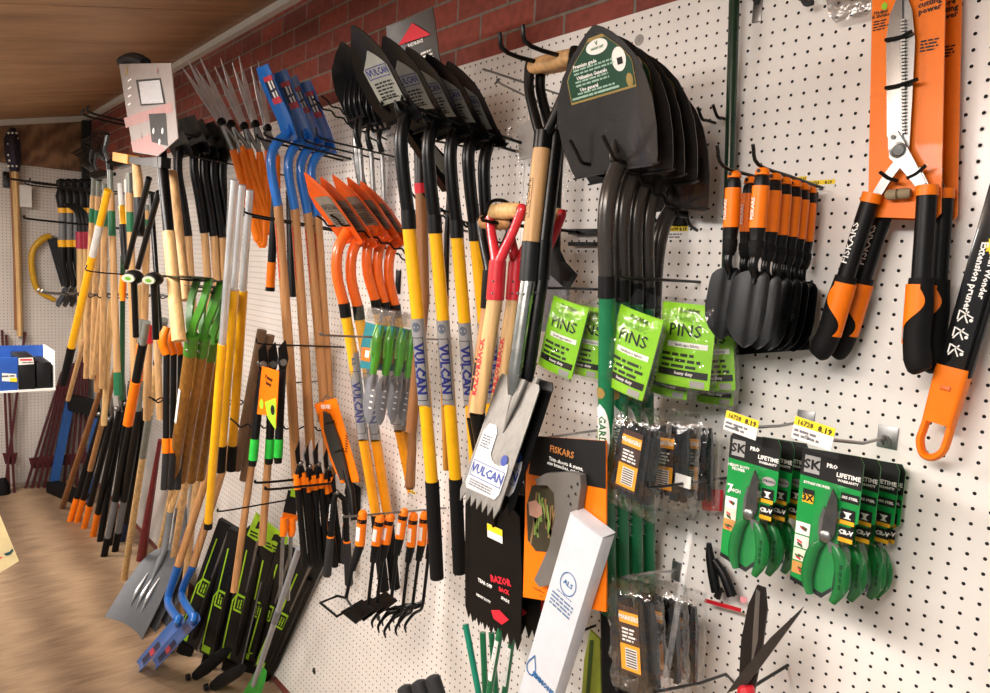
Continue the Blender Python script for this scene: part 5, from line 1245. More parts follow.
# ---- pruners and loppers on the low hook --------------------------------------------------
XQ = -2.36
def lopper(label, kind, X, tip, pv, l0, l1, r0, r1, grp, grip=None, w=.014):
    P = lambda p: AX(p[0], p[1], X); t = thing(kind, label, 'pruner', P(pv), grp)
    a, b = P(tip), P(pv); d = (a-b); n = V((0, -d.z, d.y)).normalized()*w
    build('blade', MB().prism([b-n, b+d*.3-n*1.1, a, b+d*.5+n*1.2, b+n], (.004, 0, 0)), silverb, t, 0)
    build('hook_jaw', MB().prism([b+n*1.2+XD*.006, b+d*.45+n*2.0+XD*.006, b+d*.85+n*1.1+XD*.006, b+d*.5+n*.8+XD*.006, b+n*.2+XD*.006], (.004, 0, 0)), bsatin, t, 0)
    build('pivot', MB().lathe(b-XD*.008, b+XD*.014, [(0, .010), (.6, .011), (1, .006)], 12), steel2, t)
    for p, q in ((l0, l1), (r0, r1)):
        u, v = P(p), P(q); hd = build('handle', MB().tube([b, u, u.lerp(v, .5), v], [.008, .012, .011, .0125], 10), bsatin, t)
        if grip is None:
            build('orange_neck', MB().tube([u+(u-v).normalized()*.015, u.lerp(v, .12)], [.0115, .0135], 10), orange, t)
            build('orange_edge', MB().bar([u.lerp(v, .15)+V((-.009, -.004, 0)), v+V((-.009, -.004, 0))], .003, .003), orange, hd)
        else:
            build('ring', MB().tube([u.lerp(v, .48), u.lerp(v, .50)], .0135, 10), orange, t); build('grip', MB().tube([u.lerp(v, .5), v, v+(v-u).normalized()*.006], [.0135, .0155, .011], 12), grip, t)
    return t
QG = 'orange necked pruners on the low rail'
q0 = lopper('orange necked black pruners with silver blade, front-most on the low black rail', 'hand_pruners', XQ, (303, 436), (300, 463), (297, 478), (305, 566), (303, 476), (312, 562), QG)
row(q0, XQ, (300, 463), [(309, 466), (318, 464), (328, 468)], ['orange necked black pruners, second along the low black rail', 'orange necked black pruners, third along the low black rail', 'orange necked black pruners, furthest right on the low black rail'], QG, [(.03, 0, .1), (-.03, 0, -.1), (.04, 0, .1)])
fs = lopper('black folding saw handled loppers with grey grips and white lettering, hung low', 'loppers', XQ+.1, (338, 470), (336, 492), (334, 500), (327, 575), (345, 500), (349, 584), None, dgrey)
S = Cyl(AX(327, 575, XQ+.1), AX(334, 500, XQ+.1), .013, (-.1, -1, 0)); txt(fs, S, 'FISKARS', 0, .23, .017, white, PI/2)
dup(fs, (-.05, .08, .012), (.05, 0, .15), 'grey gripped black loppers behind the lettered pair', None)
hook('long black double rail holding the pruners', (XQ, 1.165), [(-.05, .36), (.04, .36)], .02, up=.012, plate=False, r=.0045)
b = AX(300, 445, XQ); hook('black wavy hook behind the wooden handle bottoms', (XQ-.25, 1.30), [(0, .38)], .05, up=.03, plate=False, wavy=True)
y = AX(335, 440, XQ+.1).y-.02
t = thing('shears_card', 'orange card with black straight shears tilted in front of the wooden handles', 'shears card', AY(325, 398, y))
card('card', [(314, 404), (336, 398), (358, 476), (359, 482), (341, 483), (330, 460)], y, orangec, t, .002)
patch('header', [(315, 406), (335, 400.5), (338, 408), (317, 412)], y, orange, t, .001)
u, v = Q(326, 407, y); txt(t, FY(y), 'FISKARS', u, v, .020, white, .18, 1, .03, .0016)
q = lambda a, b, o=.006: AY(a, b, y-o)
build('blades', MB().prism([q(a, b) for a, b in ((325, 411), (330, 414), (340, 440), (346, 462), (349, 478), (342, 480), (333, 455), (326, 430))], (0, -.008, 0)), M('dark_shear_blade', '#3c3a38', .4, .4), t, 0)
build('handle', MB().tube([q(345, 470), q(351, 490), q(354, 520)], [.010, .013, .011], 10), bsatin, t)
for p0, p1 in (((325, 424), (334, 421)), ((335, 452), (343, 449))): build('tie', MB().tube([q(*p0, .016), q(*p1, .016)], .003, 8), black, t)
uu = [Q(a, b, y) for a, b in ((319, 418), (323, 437), (350, 445))]
lines(t, FY(y), uu[0][0], uu[0][1], .02, .03, 4, blkp, seed=5); lines(t, FY(y), uu[2][0]-.02, uu[2][1], .022, .06, 7, blkp, seed=6)
build('wire_loop', MB().tube([q(322, 402), q(326, 396), q(331, 398)], .0025, 6, smooth=4), zinc, t)
hook('wire hook carrying the orange shears card', (AY(326, 396, 0).x, AY(326, 396, y).z), [(0, -y+.015)], .0, up=.006, plate=False, mat=zinc)
# ---- lime banded loppers with orange tag --------------------------------------------------
limeb = M('bright_green_band', '#27b53c', .4); XE = -2.45
def lime_lopper(label, a, b, c, d, X):
    P = lambda p: AX(p[0], p[1], X); t = thing('loppers', label, 'loppers', P(a), 'green banded loppers')
    build('jaw', MB().prism([P((a[0]-4, a[1]-22)), P((a[0]+3, a[1]-30)), P((a[0]+6, a[1]-12)), P((a[0]+3, a[1])), P((a[0]-3, a[1]))], (.006, 0, 0)), bsatin, t, 0)
    build('pivot', MB().lathe(P((a[0], a[1]-8))-XD*.014, P((a[0], a[1]-8))+XD*.014, [(0, .014), (1, .012)], 10), zinc, t)
    build('handle', MB().tube([P(a), P(b)], .0145, 10), bsatin, t); build('green_band', MB().tube([P(b), P(c)], .0158, 12), limeb, t); build('end', MB().tube([P(c), P(d)], [.0155, .013], 10), bsatin, t)
    return t
lime_lopper('black loppers with bright green band, left one below the orange tag', (262, 372), (255, 439), (253, 460), (252, 466), XE)
lime_lopper('black loppers with bright green band, middle one behind the lime disc', (272, 372), (270, 439), (269, 458), (269, 464), XE)
lime_lopper('black loppers with bright green band, right one by the wooden handle', (282, 370), (279, 439), (278, 457), (278, 463), XE+.05)
p = AX(262, 372, XE); y = p.y-.03
t = thing('hang_tag', 'orange hang tag with lime discs on the green banded loppers', 'tag', AY(268, 366, y))
card('card', [(262, 366), (279, 371), (276, 428), (271, 416), (257, 414)], y, orangec, t, .001)
patch('lime_panel', [(265, 402), (276, 398), (276, 430), (268, 418)], y, M('lime_print', '#a4d62b', .5), t, .001)
for a, b, m in ((262, 404, M('lime_print', '#a4d62b', .5)), (273, 410, blkp)): u, v = Q(a, b, y); build('disc', disc(FY(y), u, v, .017, off=.0016), m, t, 0, False)
u, v = Q(269, 381, y); txt(t, FY(y), 'Power\nlever', u, v, .022, blkp, -.1, 1, .03, .0014)
hook('black hook holding the green banded loppers', (XE, AX(268, 350, XE).z), [(-.02, .34)], .02, up=.02, plate=False)
# ---- black and lime packaged tools on the floor -------------------------------------------
pkb = M('black_card', '#141517', .45, spec=.3); lmp = M('lime_print', '#a4d62b', .5); gr_txt = M('dark_grey_print', '#4a4c4f', .5)
def tool_pack(label, top, bot, ytop, w, grp, hd=False, seed=1, L=None):
    a, b = AY(*top, ytop), AZ(*bot); b = V((b.x, min(b.y, -.03), 0))
    ax = (a-b).normalized(); L = (a-b).length; ux = V((math.cos(.6), math.sin(.6), 0)); ux = ux-ax*ux.dot(ax); ux.normalize(); n = ux.cross(ax); n = n if n.y < 0 else -n
    t = thing('boxed_tool', label, 'boxed tool', b, grp)
    S = lambda u, v, off=0.0: b+ux*u+ax*v+n*off
    r = random.Random(seed)
    build('sleeve', MB().box(S(0, L*.52, -.012), ux*w/2, ax*L*.44, n*.012, .002), pkb, t)
    build('frame_edge', MB().bar([S(w/2, L*.08, .001), S(w/2, L*.96, .001)], .003, .003, ref=ux), M('grey_card_edge', '#6e7072', .5), t)
    build('lime_line', MB().bar([S(-w*.42, L*.15, .001), S(-w*.42, L*.50, .001), S(-w*.30, L*.55, .001), S(-w*.30, L*.84, .001)], .003, .0012, ref=ux), lmp, t)
    m = poly(S, [(-w*.34, L*.44), (w*.02, L*.44), (w*.06, L*.47), (w*.06, L*.56), (-w*.30, L*.56), (-w*.34, L*.53)], .001); build('lime_panel', m, lmp, t, 0, False)
    build('panel_inset', poly(S, [(-w*.29, L*.455), (w*.0, L*.455), (w*.0, L*.545), (-w*.27, L*.545)], .0016), blkp, t, 0, False)
    lines(t, lambda u, v, o=0: S(v-w*.13, L*.5+u, .002), 0, 0, L*.07, w*.2, 2, lmp, seed=seed); build('lime_corner', poly(S, [(-w*.42, L*.1), (-w*.05, L*.1), (-w*.05, L*.15), (-w*.42, L*.15)], .001), lmp, t, 0, False)
    build('tool_body', MB().tube([S(w*.18, L*.16, .004), S(w*.2, L*.5, .012), S(w*.22, L*.86, .006)], [.012, .018, .012], 10), bsatin, t); build('bar', MB().tube([S(w*.06, L*.60, .004), S(w*.05, L*.93, .004)], .007, 8), zinc if seed % 2 else bsatin, t)
    build('foot', MB().box(S(.0, L*.04, -.008), ux*w*.3, ax*L*.045, n*.012, .003), brub, t)
    if hd:
        c = build('header_card', MB().prism([S(-w*.4, L*.93, .003), S(w*.42, L*.91, .003), S(w*.42, L*1.05, .003), S(-w*.25, L*1.08, .003)], n*.0012), lmp, t, 0)
        build('leaf_logo', poly(S, [(-w*.15, L*.99), (w*.0, L*1.0), (w*.12, L*.99), (w*.22, L*1.03), (w*.02, L*1.045), (-w*.1, L*1.035)], .0052), pkb, c, 0, False); lines(c, S, .0, L*.955, w*.6, L*.04, 2, pkb, .0048, seed=seed)
    return t
TG = 'black and lime boxed tools standing on the floor'
tool_pack('black and lime boxed tool tilted furthest left, behind the blue spades', (232, 520), (183, 655), -.13, .13, TG, seed=1)
tool_pack('black and lime boxed tool leaning second from the left', (241, 528), (207, 668), -.15, .12, TG, seed=2)
tool_pack('black and lime boxed tool with lime header card in front', (260, 528), (228, 672), -.17, .12, TG, True, 3)
tool_pack('black boxed tool with second lime header card, just behind the first', (276, 540), (247, 672), -.13, .12, TG, True, 4)
tool_pack('black and lime boxed tool standing right of the header cards', (292, 545), (268, 668), -.10, .12, TG, seed=5)
tool_pack('black and lime boxed tool nearest the grey panel edge, furthest right', (314, 555), (296, 668), -.05, .11, TG, seed=7)
for k, (a, b, c) in enumerate((((182, 618), (168, 655), 'wide'), ((228, 650), (196, 680), ''), ((243, 668), (214, 690), ''))):
    p, q = AY(*a, -.2), AZ(*b); t = thing('sprayer', ['dark grey sprayer head lying on the floor beside the blue spades', 'black tool head lying on the floor in front of the boxed tools', 'black tool head nearest the bottom edge below the boxed tools'][k], 'tool head', q)
    q = q+V((0, 0, .022)); d = (p-q)
    build('body', MB().tube([q, q+d*.3, q+d*.8, p], [.022, .03, .026, .016], 12, smooth=3), dgrey if k == 0 else brub, t); build('knob', MB().lathe(q+V((.0, -.028, .004)), q+V((0, -.045, .004)), [(0, .016), (1, .014)], 12), zinc if k == 0 else bsatin, t)
# package with orange loops above
y = AX(338, 520, XQ).y
t = thing('pruner_pack', 'orange and black header pack with lime tag above the boxed tools', 'pack', AX(290, 495, -2.6))
q = lambda a, b, o=0: AX(a, b, -2.6)+V((0, -o, 0))
build('header', MB().prism([q(288, 490), q(298, 492), q(296, 515), q(283, 512)], (.002, 0, 0)), pkb, t, 0); build('lime_tag', MB().prism([q(291, 488), q(298, 490), q(297, 498), q(290, 496)], (.003, 0, 0)), lmp, t, 0); build('orange_band', MB().prism([q(283, 512), q(297, 515), q(297, 521), q(282, 518)], (.003, 0, 0)), orangec, t, 0)
for a in (284, 292): build('handle', MB().tube([q(a, 518), q(a, 530), q(a-1, 536)], [.014, .016, .012], 10), orange, t); build('tool_bar', MB().tube([q(a-1, 536), q(a-4, 600)], .008, 8), zinc, t)
hook('black wire hook with the orange and black header pack', (-2.6, AX(300, 498, -2.6).z), [(0, .42)], .0, up=.012, plate=False)
# ---- grey pole with green scoop -----------------------------------------------------------
def onray(p0, p1, py):
    lo, hi = 0.0, 1.0
    up_ = PR(p0)[1] < PR(p1)[1]
    for _ in range(40):
        m = (lo+hi)/2
        if (PR(p0.lerp(p1, m))[1] < py) == up_: lo = m
        else: hi = m
    return p0.lerp(p1, (lo+hi)/2)
def pole(name, label, cat, top, bot, ytop, segs, ybot=None, grp=None, flat=1.0):
    """straight tool between two ends; without ybot it stands on the floor. segs: (py from, py to, material, radius, part)"""
    a = AY(*top, ytop); b = AZ(*bot) if ybot is None else AY(*bot, ybot)
    t = thing(name, label, cat, b if ybot is None else a, grp)
    for s, e, m, r, nm in segs:
        p, q = (a if s <= top[1] else onray(a, b, s)), (b if e >= bot[1] else onray(a, b, e))
        r0, r1 = r if isinstance(r, tuple) else (r, r)
        build(nm, MB().tube([p, p.lerp(q, .5), q], [r0, (r0+r1)/2, r1], 12, flat=flat), m, t)
    return t, a, b
t, a, b = pole('long_scoop', 'grey pole with bright green scoop end standing at the bottom edge', 'scoop', (299, 548), (247, 705), -.20, [(548, 685, M('grey_pole', '#8d9094', .4), .0115, 'pole'), (610, 622, M('grey_pole_clip', '#6f7276', .4), .0135, 'clip')])
gs = M('bright_green_plastic', '#3fae3f', .4)
e = onray(a, b, 672)
B = Blade([e, e.lerp(b, .5), b], [(0, .02), (.2, .05), (1, .075)], .03); build('scoop', B.mesh(10, 9, .003), gs, t)
# ================================================================== left: long tools
# ---- grey scoops on the floor -------------------------------------------------------------
gsc = M('grey_aluminium', '#5c5f63', .45, .25, var=.08); gsk = M('grey_sleeve', '#6d7073', .45)
A_, B_ = AZ(104, 617), AZ(142, 640); mid = (A_+B_)/2; sd = (B_-A_); hw = sd.length/2; sd.normalize()
def scoop_shovel(label, grp):
    t = thing('scoop_shovel', label, 'shovel', mid, grp)
    T = AY(166, 548, mid.y+.28)
    up_ = (T-mid); nf = sd.cross(up_).normalized(); nf = nf if nf.y < 0 else -nf
    cl = [T, T.lerp(mid, .25), T.lerp(mid, .5), T.lerp(mid, .8), mid]
    B = Blade(cl, [(0, hw*.30), (.06, hw*.52), (.15, hw*.70), (.3, hw*.83), (.55, hw*.93), (1, hw*.99)], .022, sd, nf)
    bo = build('blade', B.mesh(16, 15, .003), gsc, t)
    for k in (-1, 0, 1):
        build('rib', MB().tube([B(k*.055, B.len*.34, .004), B(k*.055, B.len*.58, .012), B(k*.055, B.len*.76, .004)], [.003, .010, .002], 8, smooth=4), M('highlight_aluminium', '#b9bcbe', .3, .8), bo)  # raised ribs, coloured brighter than the blade for their silver highlights
    s0 = AY(170, 512, T.y-.02+.05); top = AY(197, 430, T.y+.10)
    build('socket', MB().tube([B(0, B.len*.40, .004), B(0, B.len*.2, .018), T+nf*.012, s0], [.006, .017, .0185, .0185], 14, smooth=4), gsk, t)
    build('handle', MB().tube([s0, s0.lerp(top, .5), top], .0175, 14), lightw, t)
    return t
sc0 = scoop_shovel('grey aluminium scoop shovel standing blade down on the floor, front one', 'grey scoop shovels on the floor')
dup(sc0, (-.04, .07, .0), (0, 0, .03), 'grey scoop shovel second in the nest, mostly behind the front scoop', 'grey scoop shovels on the floor')
dup(sc0, (-.06, .13, .0), (0, 0, .05), 'grey scoop shovel at the back of the nest, only its sleeve showing', 'grey scoop shovels on the floor')
# ---- blue spades standing on the floor ----------------------------------------------------
def floor_spade(label, pts, wood_top, grp, y0):
    b = AZ(*pts[3]); f = lambda p, y: AY(p[0], p[1], y)
    c, k, s = f(pts[2], b.y+.05), f(pts[1], b.y+.09), f(pts[0], b.y+.11); tp = f(wood_top, b.y+y0)
    t = thing('spade', label, 'spade', b, grp)
    d = (c-b); sdv = V((1, -.15, 0)).normalized()
    B = Blade([c, c.lerp(b, .5), b], [(0, .045), (.1, .056), (.9, .056), (1, .05)], .010, sdv, (-.3, -1, .2)); bo = build('blade', B.mesh(10, 7, .002), blue, t)
    build('label', MB().sheet(B, lambda v: [-.028+.014*i for i in range(5)], [B.len*(.5+.1*i) for i in range(5)], .0014), navyp, bo, 0, False); build('label_band', MB().sheet(B, lambda v: [-.028, 0, .028], [B.len*.62, B.len*.72], .002), M('pink_red_print', '#c23a4a', .5), bo, 0, False)
    build('socket', MB().tube([B(0, B.len*.15, .002), c+V((0, -.015, 0)), k, s], [.006, .017, .0175, .0175], 14, smooth=5), blue, t)
    w = build('handle', MB().tube([s, s.lerp(tp, .5), tp], .0175, 12), ash2, t)
    build('red_print', MB().sheet(Cyl(s, tp, .0176, (-.5, -1, 0)), lambda v: [-.006, 0, .006], [(tp-s).length*.1, (tp-s).length*.3], .0006), redp, w, 0, False)
FG = 'blue spades standing on the floor'
floor_spade('blue spade standing on the floor, left of the pair beside the scoop', [(178, 566), (168, 600), (181, 618), (137, 667)], (214, 455), FG, .25)
floor_spade('blue spade standing on the floor, right of the pair', [(193, 566), (182, 594), (197, 616), (153, 665)], (232, 440), FG, .27)
# ---- telescopic poles, silver over yellow -------------------------------------------------
PGp = 'silver and yellow telescopic poles'
pole('telescopic_pole', 'silver and yellow telescopic pole hanging lowest, in front of the other two', 'pole', (235, 180), (208, 528), -.50, [(180, 345, alum, .0125, 'inner_tube'), (344, 524, ylw, .0155, 'outer_tube'), (522, 528, bsatin, .016, 'end_cap')], -.42, PGp)
pole('telescopic_pole', 'silver and yellow telescopic pole with black grip, middle of three', 'pole', (242, 185), (220, 471), -.42, [(185, 291, alum, .0125, 'inner_tube'), (290, 446, ylw, .0175, 'outer_tube'), (445, 471, brub, .019, 'grip')], -.36, PGp)
pole('telescopic_pole', 'silver and yellow telescopic pole with black grip, rightmost of three', 'pole', (250, 190), (231, 470), -.36, [(190, 292, alum, .0125, 'inner_tube'), (291, 446, ylw, .017, 'outer_tube'), (445, 470, brub, .0185, 'grip')], -.30, PGp)
xz = AX(222, 402, -3.25); hook('twisted black double hook around the yellow telescopic poles', (-3.25, xz.z-.02), [(-.02, .50), (.03, .50)], .05, wavy=True, up=.02, plate=False)
for k, (a, b, y0) in enumerate((((262, 330), (236, 470), -.20), ((270, 335), (244, 480), -.16))):
    pole('wooden_pole', 'dark weathered wooden handle leaning behind the yellow poles, %s' % ['left one', 'right one'][k], 'handle', a, b, y0, [(a[1], b[1], M('weathered_wood', '#7a6048', .6), .019, 'handle')], y0-.05, 'weathered handles')
# long wooden handle pieces lower centre
pole('wooden_pole', 'slim brown wooden handle hanging in front of the lime boxed tools', 'handle', (258, 420), (234, 592), -.20, [(420, 592, ash2, (.0135, .0145), 'shaft')], -.30)
pole('wooden_pole', 'brown wooden handle standing under the middle green banded lopper', 'handle', (271, 420), (262, 545), -.18, [(420, 545, ash2, .015, 'shaft')], -.22)
# ---- green steel hoes with lacquered handles ----------------------------------------------
lacq = WOOD('lacquered_wood', '#8a5f24', .35); grn_s = M('leaf_green_steel', '#3f7d22', .36, coat=.2)
def bow_hoe(label, hx, hy, bx, by, y0, grp):
    a, b = AY(hx, hy, y0), AY(bx, by, y0+.06); t = thing('bow_hoe', label, 'hoe', a, grp); ax = (a-b).normalized()
    build('handle', MB().tube([a, a.lerp(b, .5), b], [.020, .021, .022], 12), lacq, t); build('handle_end', MB().tube([b, b-ax*.010], [.022, .014], 12), M('dark_wood_end', '#6b4424', .6), t)
    build('socket', MB().tube([a-ax*.075, a+ax*.01], .0225, 12), grn_s, t)
    for v in (.018, .055): build('rivet', MB().ball(a-ax*v+V((.016, -.016, 0)), .006, 8), steel2, t)
    hd = a+V((0, .035, .20))
    for s in (-1, 1): build('bow_arm', MB().bar([a, a+XD*s*.025+V((0, .0, .05)), a+XD*s*.06+V((0, .015, .12)), a+XD*s*.055+V((0, .035, .20))], .013, .005, ref=(1, .5, 0), smooth=4), grn_s, t)
    build('hoe_blade', MB().prism([hd+XD*-.09, hd+XD*.09, hd+V((.085, -.11, .0)), hd+V((-.085, -.11, .0))], (0, .004, .004)), M('dark_green_black_steel', '#1b2416', .35), t, 0)
    build('price_strip', MB().sheet(Cyl(b, a, .0212, (.25, -1, 0)), lambda v: [-.007, 0, .007], [(a-b).length*.45, (a-b).length*.68], .0008), paper, t, 0, False)
HGp = 'green bow hoes'
for k, (hx, hy, bx, by, y0) in enumerate(((192, 337, 173, 480, -.55), (204, 339, 181, 480, -.50), (212, 343, 191, 480, -.44), (220, 346, 200, 478, -.38))):
    bow_hoe('green steel bow hoe with brown lacquered handle, %s from the left' % ORD[k], hx, hy, bx, by, y0, HGp)
xb = AY(240, 300, 0).x; hook('black hook under the green hoe heads', (xb-.2, AY(205, 300, -.4).z+.05), [(0, .62)], .02, up=.03, plate=False)
# ---- black socketed spades with pale handles ----------------------------------------------
XF = -3.75
def black_spade(label, grp):
    return hang_shovel(label, grp, XF, [(184, 158), (179, 146), (172, 132), (166, 120)], [(0, .12), (.1, .15), (1, .155)], .01, bladeblk, [(179, 150), (178, 172), (183, 202), (188, 236)], .0215, bladeblk,
        [(ash, [(188, 235), (194, 330)], .019, 'handle')], name='spade', step=False)
SGp = 'black socketed spades with pale handles'
bs0 = black_spade('black square spade with pale handle, front-most left of the upright row', SGp)
row(bs0, XF, (178, 150), [(194, 148), (204, 152), (213, 154), (222, 156)], ['black square spade with pale handle, %s in the upright row' % s for s in ('second', 'third', 'fourth')]+['black square spade with pale handle nearest the silver tubes'], SGp)
pole('wooden_pole', 'thick pale wooden handle with cut end, hanging left of the black spades', 'handle', (161, 150), (179, 341), -.60, [(150, 233, bladeblk, .0185, 'socket'), (232, 341, lightw, (.020, .023), 'handle')], -.60)
pole('wooden_pole', 'pale wooden handle crossing behind the cut ended one', 'handle', (172, 172), (186, 300), -.50, [(172, 300, ash, .019, 'handle')], -.50)
hook('black hook carrying the black square spades', (XF, 2.53), [(-.05, .62), (.05, .62)], .04, up=.03, plate=False, r=.005)
# ---- hanging grey blister card with two tools ---------------------------------------------
y = -.62; t = thing('tool_card', 'tall grey and pink card with black tool, hung high by the brick wall', 'card', AY(148, 64, y))
gc = M('pale_grey_card', '#857d79', .45)
cd_ = card('card', [(119, 64), (171, 63), (178, 138), (158, 156), (133, 152)], y, gc, t, .003)
pk = M('pale_pink_print', '#9a7370', .5)
for pts in ([(124, 118), (172, 102), (173, 112), (126, 128)], [(131, 142), (150, 134), (166, 150), (158, 155), (133, 151)]): patch('pink_stripe', pts, y, pk, cd_)
patch('window', [(136, 80), (161, 78), (166, 104), (141, 106)], y, blkp, cd_, .001)
patch('sparkle_panel', [(139, 82), (160, 80), (164, 103), (142, 104)], y, M('white_sparkle_print', '#a9aaac', .4, var=.9, scale=700, detail=1), cd_, .0016)
patch('hanging_tool_panel', [(149, 114), (166, 113), (168, 146), (152, 142)], y, blkp, cd_, .001)
for a, b in ((154, 131), (163, 131), (160, 142)): u, v = Q(a, b, y); build('screw', disc(FY(y), u, v, .010, off=.002), white, cd_, 0, False)
for k, (a, b, s, h, m) in enumerate(((127, 71, 'A', .05, M('mustard_print', '#a58b3a', .5)), (158, 71, 'A', .028, M('wine_print', '#84304a', .5)), (142, 136, 'A', .03, M('grey_ink', '#6b6b70', .6)))): u, v = Q(a, b, y); txt(cd_, FY(y), s, u, v, h, m, 0, 1, .02, .0016)
for b in (80, 88, 96, 104): u, v = Q(130, b, y); lines(cd_, FY(y), u, v, .05, .012, 1, white, .0014, seed=b)
build('black_rim', MB().tube([AY(122, 62, y+.02), AY(131, 58, y+.02), AY(141, 60, y+.02), AY(146, 63, y+.02)], .02, 8, smooth=4), brub, t)
# ---- upright handles with green sleeves (rakes hung head up) ------------------------------
gslv = M('green_sleeve', '#1e6a44', .45); gferr = M('grey_ferrule', '#7c8078', .4, .3); tcap = M('tan_handle_end', '#c89c64', .5)
def rake(label, top, bot, y0, f1, f2, f3, grp, foot=None, head='fan', lab=True):
    a = AY(*top, y0); segs = [(top[1], f1, gferr, .0135, 'ferrule'), (f1, f2, ash, .0165, 'handle_top'), (f2, f3, gslv, .0168, 'green_sleeve')]
    if foot: segs += [(f3, foot, ash, .0165, 'handle'), (foot, bot[1], gslv, .0185, 'foot_grip')]
    else: segs += [(f3, bot[1], ash, .0165, 'handle')]
    t, p, q = pole('leaf_rake', label, 'rake', top, bot, y0, segs, y0+.03, grp)
    m = MB(); n = 15
    if head == 'fan':
        hd = build('head_clip', MB().tube([p, p+V((0, 0, .05))], [.016, .02], 10), black, t)
        for k in range(n):
            u = (k/(n-1)-.5); e = p+V((u*.40, -.02-.05*abs(u), .16-.05*abs(u)))
            build('tine', MB().tube([p+V((u*.04, 0, .03)), p.lerp(e, .6)+V((0, -.015, 0)), e, e+V((0, -.035, .01))], .0034, 6, smooth=2), black, t)
    elif head == 'bow':
        build('head', MB().bar([p+V((-.18, 0, .04)), p+V((.18, 0, .04))], .008, .012, ref=(0, 0, 1)), black, t)
        for k in range(12): u = -.17+.34*k/11; build('tine', MB().tube([p+V((u, 0, .04)), p+V((u, -.06, .055))], [.006, .003], 6), black, t)
    return t
RG = 'green sleeved rakes hung head up'
rake('green sleeved rake with black tine head, far left of its row', (94, 178), (86, 362), -.42, 195, 208, 222, RG)
rake('green sleeved rake with black tine head, second from the left', (99, 181), (92, 378), -.42, 196, 210, 225, RG)
rake('green sleeved rake with short handle, third from the left', (105, 184), (102, 388), -.44, 198, 212, 226, RG, head='bow')
rake('green sleeved rake with broad green foot grip, nearest the yellow pole', (110, 170), (118, 395), -.50, 192, 211, 236, RG, 372)
rake('green sleeved rake with white oval label, right of the black bracket', (129, 173), (135, 400), -.48, 193, 212, 232, RG, head='bow')
rake('green and tan handled rake standing behind the crossed black tubes', (147, 205), (143, 400), -.40, 210, 219, 226, RG, head='bow')
b = AY(128, 178, -.02); hook('black hook rail at the rake heads near the end wall', (b.x, AY(105, 172, -.45).z), [(-.1, .6), (.1, .6)], .0, up=.03, plate=False, r=.005)
t, p, q = pole('telescopic_pole', 'yellow and white pole with black grip leaning across the rakes', 'pole', (108, 190), (63, 384), -.55, [(190, 226, ylw, .0165, 'yellow_top'), (225, 257, M('white_tube', '#cfcfca', .4), .0175, 'white_sleeve'), (256, 348, ylw, .0195, 'yellow_tube'), (347, 384, brub, (.021, .019), 'grip')], -.62)
for k, (a, b, y0, yb, r) in enumerate((((120, 184), (126, 262), -.46, -.46, .013), ((127, 180), (131, 262), -.45, -.45, .013))):
    pole('telescopic_pole', 'silver and yellow pole tip above the black bracket, %s' % ['left one', 'right one'][k], 'pole', a, b, y0, [(a[1], 207, white, r, 'silver_tip'), (206, 226, ylw, r+.002, 'yellow_tube'), (225, 262, bsatin, r+.006, 'black_socket')], yb, 'silver tipped poles')
pole('long_tool', 'slim dark green pole between two tan handles', 'pole', (123, 256), (122, 400), -.44, [(256, 400, M('deep_green_paint', '#1c4a2a', .4), .012, 'pole')], -.42)
# crossed black tubes
for k, (a, b, y0) in enumerate((((149, 178), (126, 268), -.62), ((159, 192), (138, 268), -.60), ((151, 195), (161, 345), -.48), ((163, 300), (160, 318), -.5))):
    if k == 3: continue
    pole('black_tube', ['black tube slanting across the tan handles, left of two', 'black tube slanting across the tan handles, right of two', 'black upright tube behind the round headed tools'][k], 'tube', a, b, y0, [(a[1], b[1], black, .0105, 'tube')], y0)
# round headed tools
for k, (px, py, r) in enumerate(((134, 277, .030), (154, 279, .027))):
    c = AY(px, py, -.66); t = thing('sprinkler', 'black round headed tool with white and green disc, %s' % ['left of the pair', 'right of the pair'][k], 'sprinkler', c)
    vd = V((.66, -.72, -.15)).normalized()
    build('head', MB().ball(c, (r*1.2, r*1.1, r*.85), 18), bsatin, t)
    S = PlaneN(c+vd*r*1.14, vd)
    build('label_ring', disc(S, 0, 0, r*.80, r*.48, .001, 20, .006), M('pale_grey_green_print', '#a9b09c', .5), t, 0); build('green_disc', disc(S, 0, 0, r*.40, r*.22, .0018, 16), M('mid_green_print', '#5c8f1c', .6), t, 0, False)
    e = AY(px+2, py+60, -.64); build('shaft', MB().tube([c+V((0, .0, -.02)), c.lerp(e, .5), e], .011, 10), black, t)
    if k == 0: build('orange_trigger', MB().tube([c+V((-.06, -.02, -.0)), c+V((-.075, -.02, -.05)), c+V((-.07, -.02, -.09))], [.011, .013, .009], 10), orange, t)
hook('grey hook rail below the round headed tools', (AY(150, 310, -.02).x+.3, AY(140, 311, -.5).z), [(-.06, .66), (.06, .66)], .0, up=.02, plate=False, mat=zinc, r=.005)
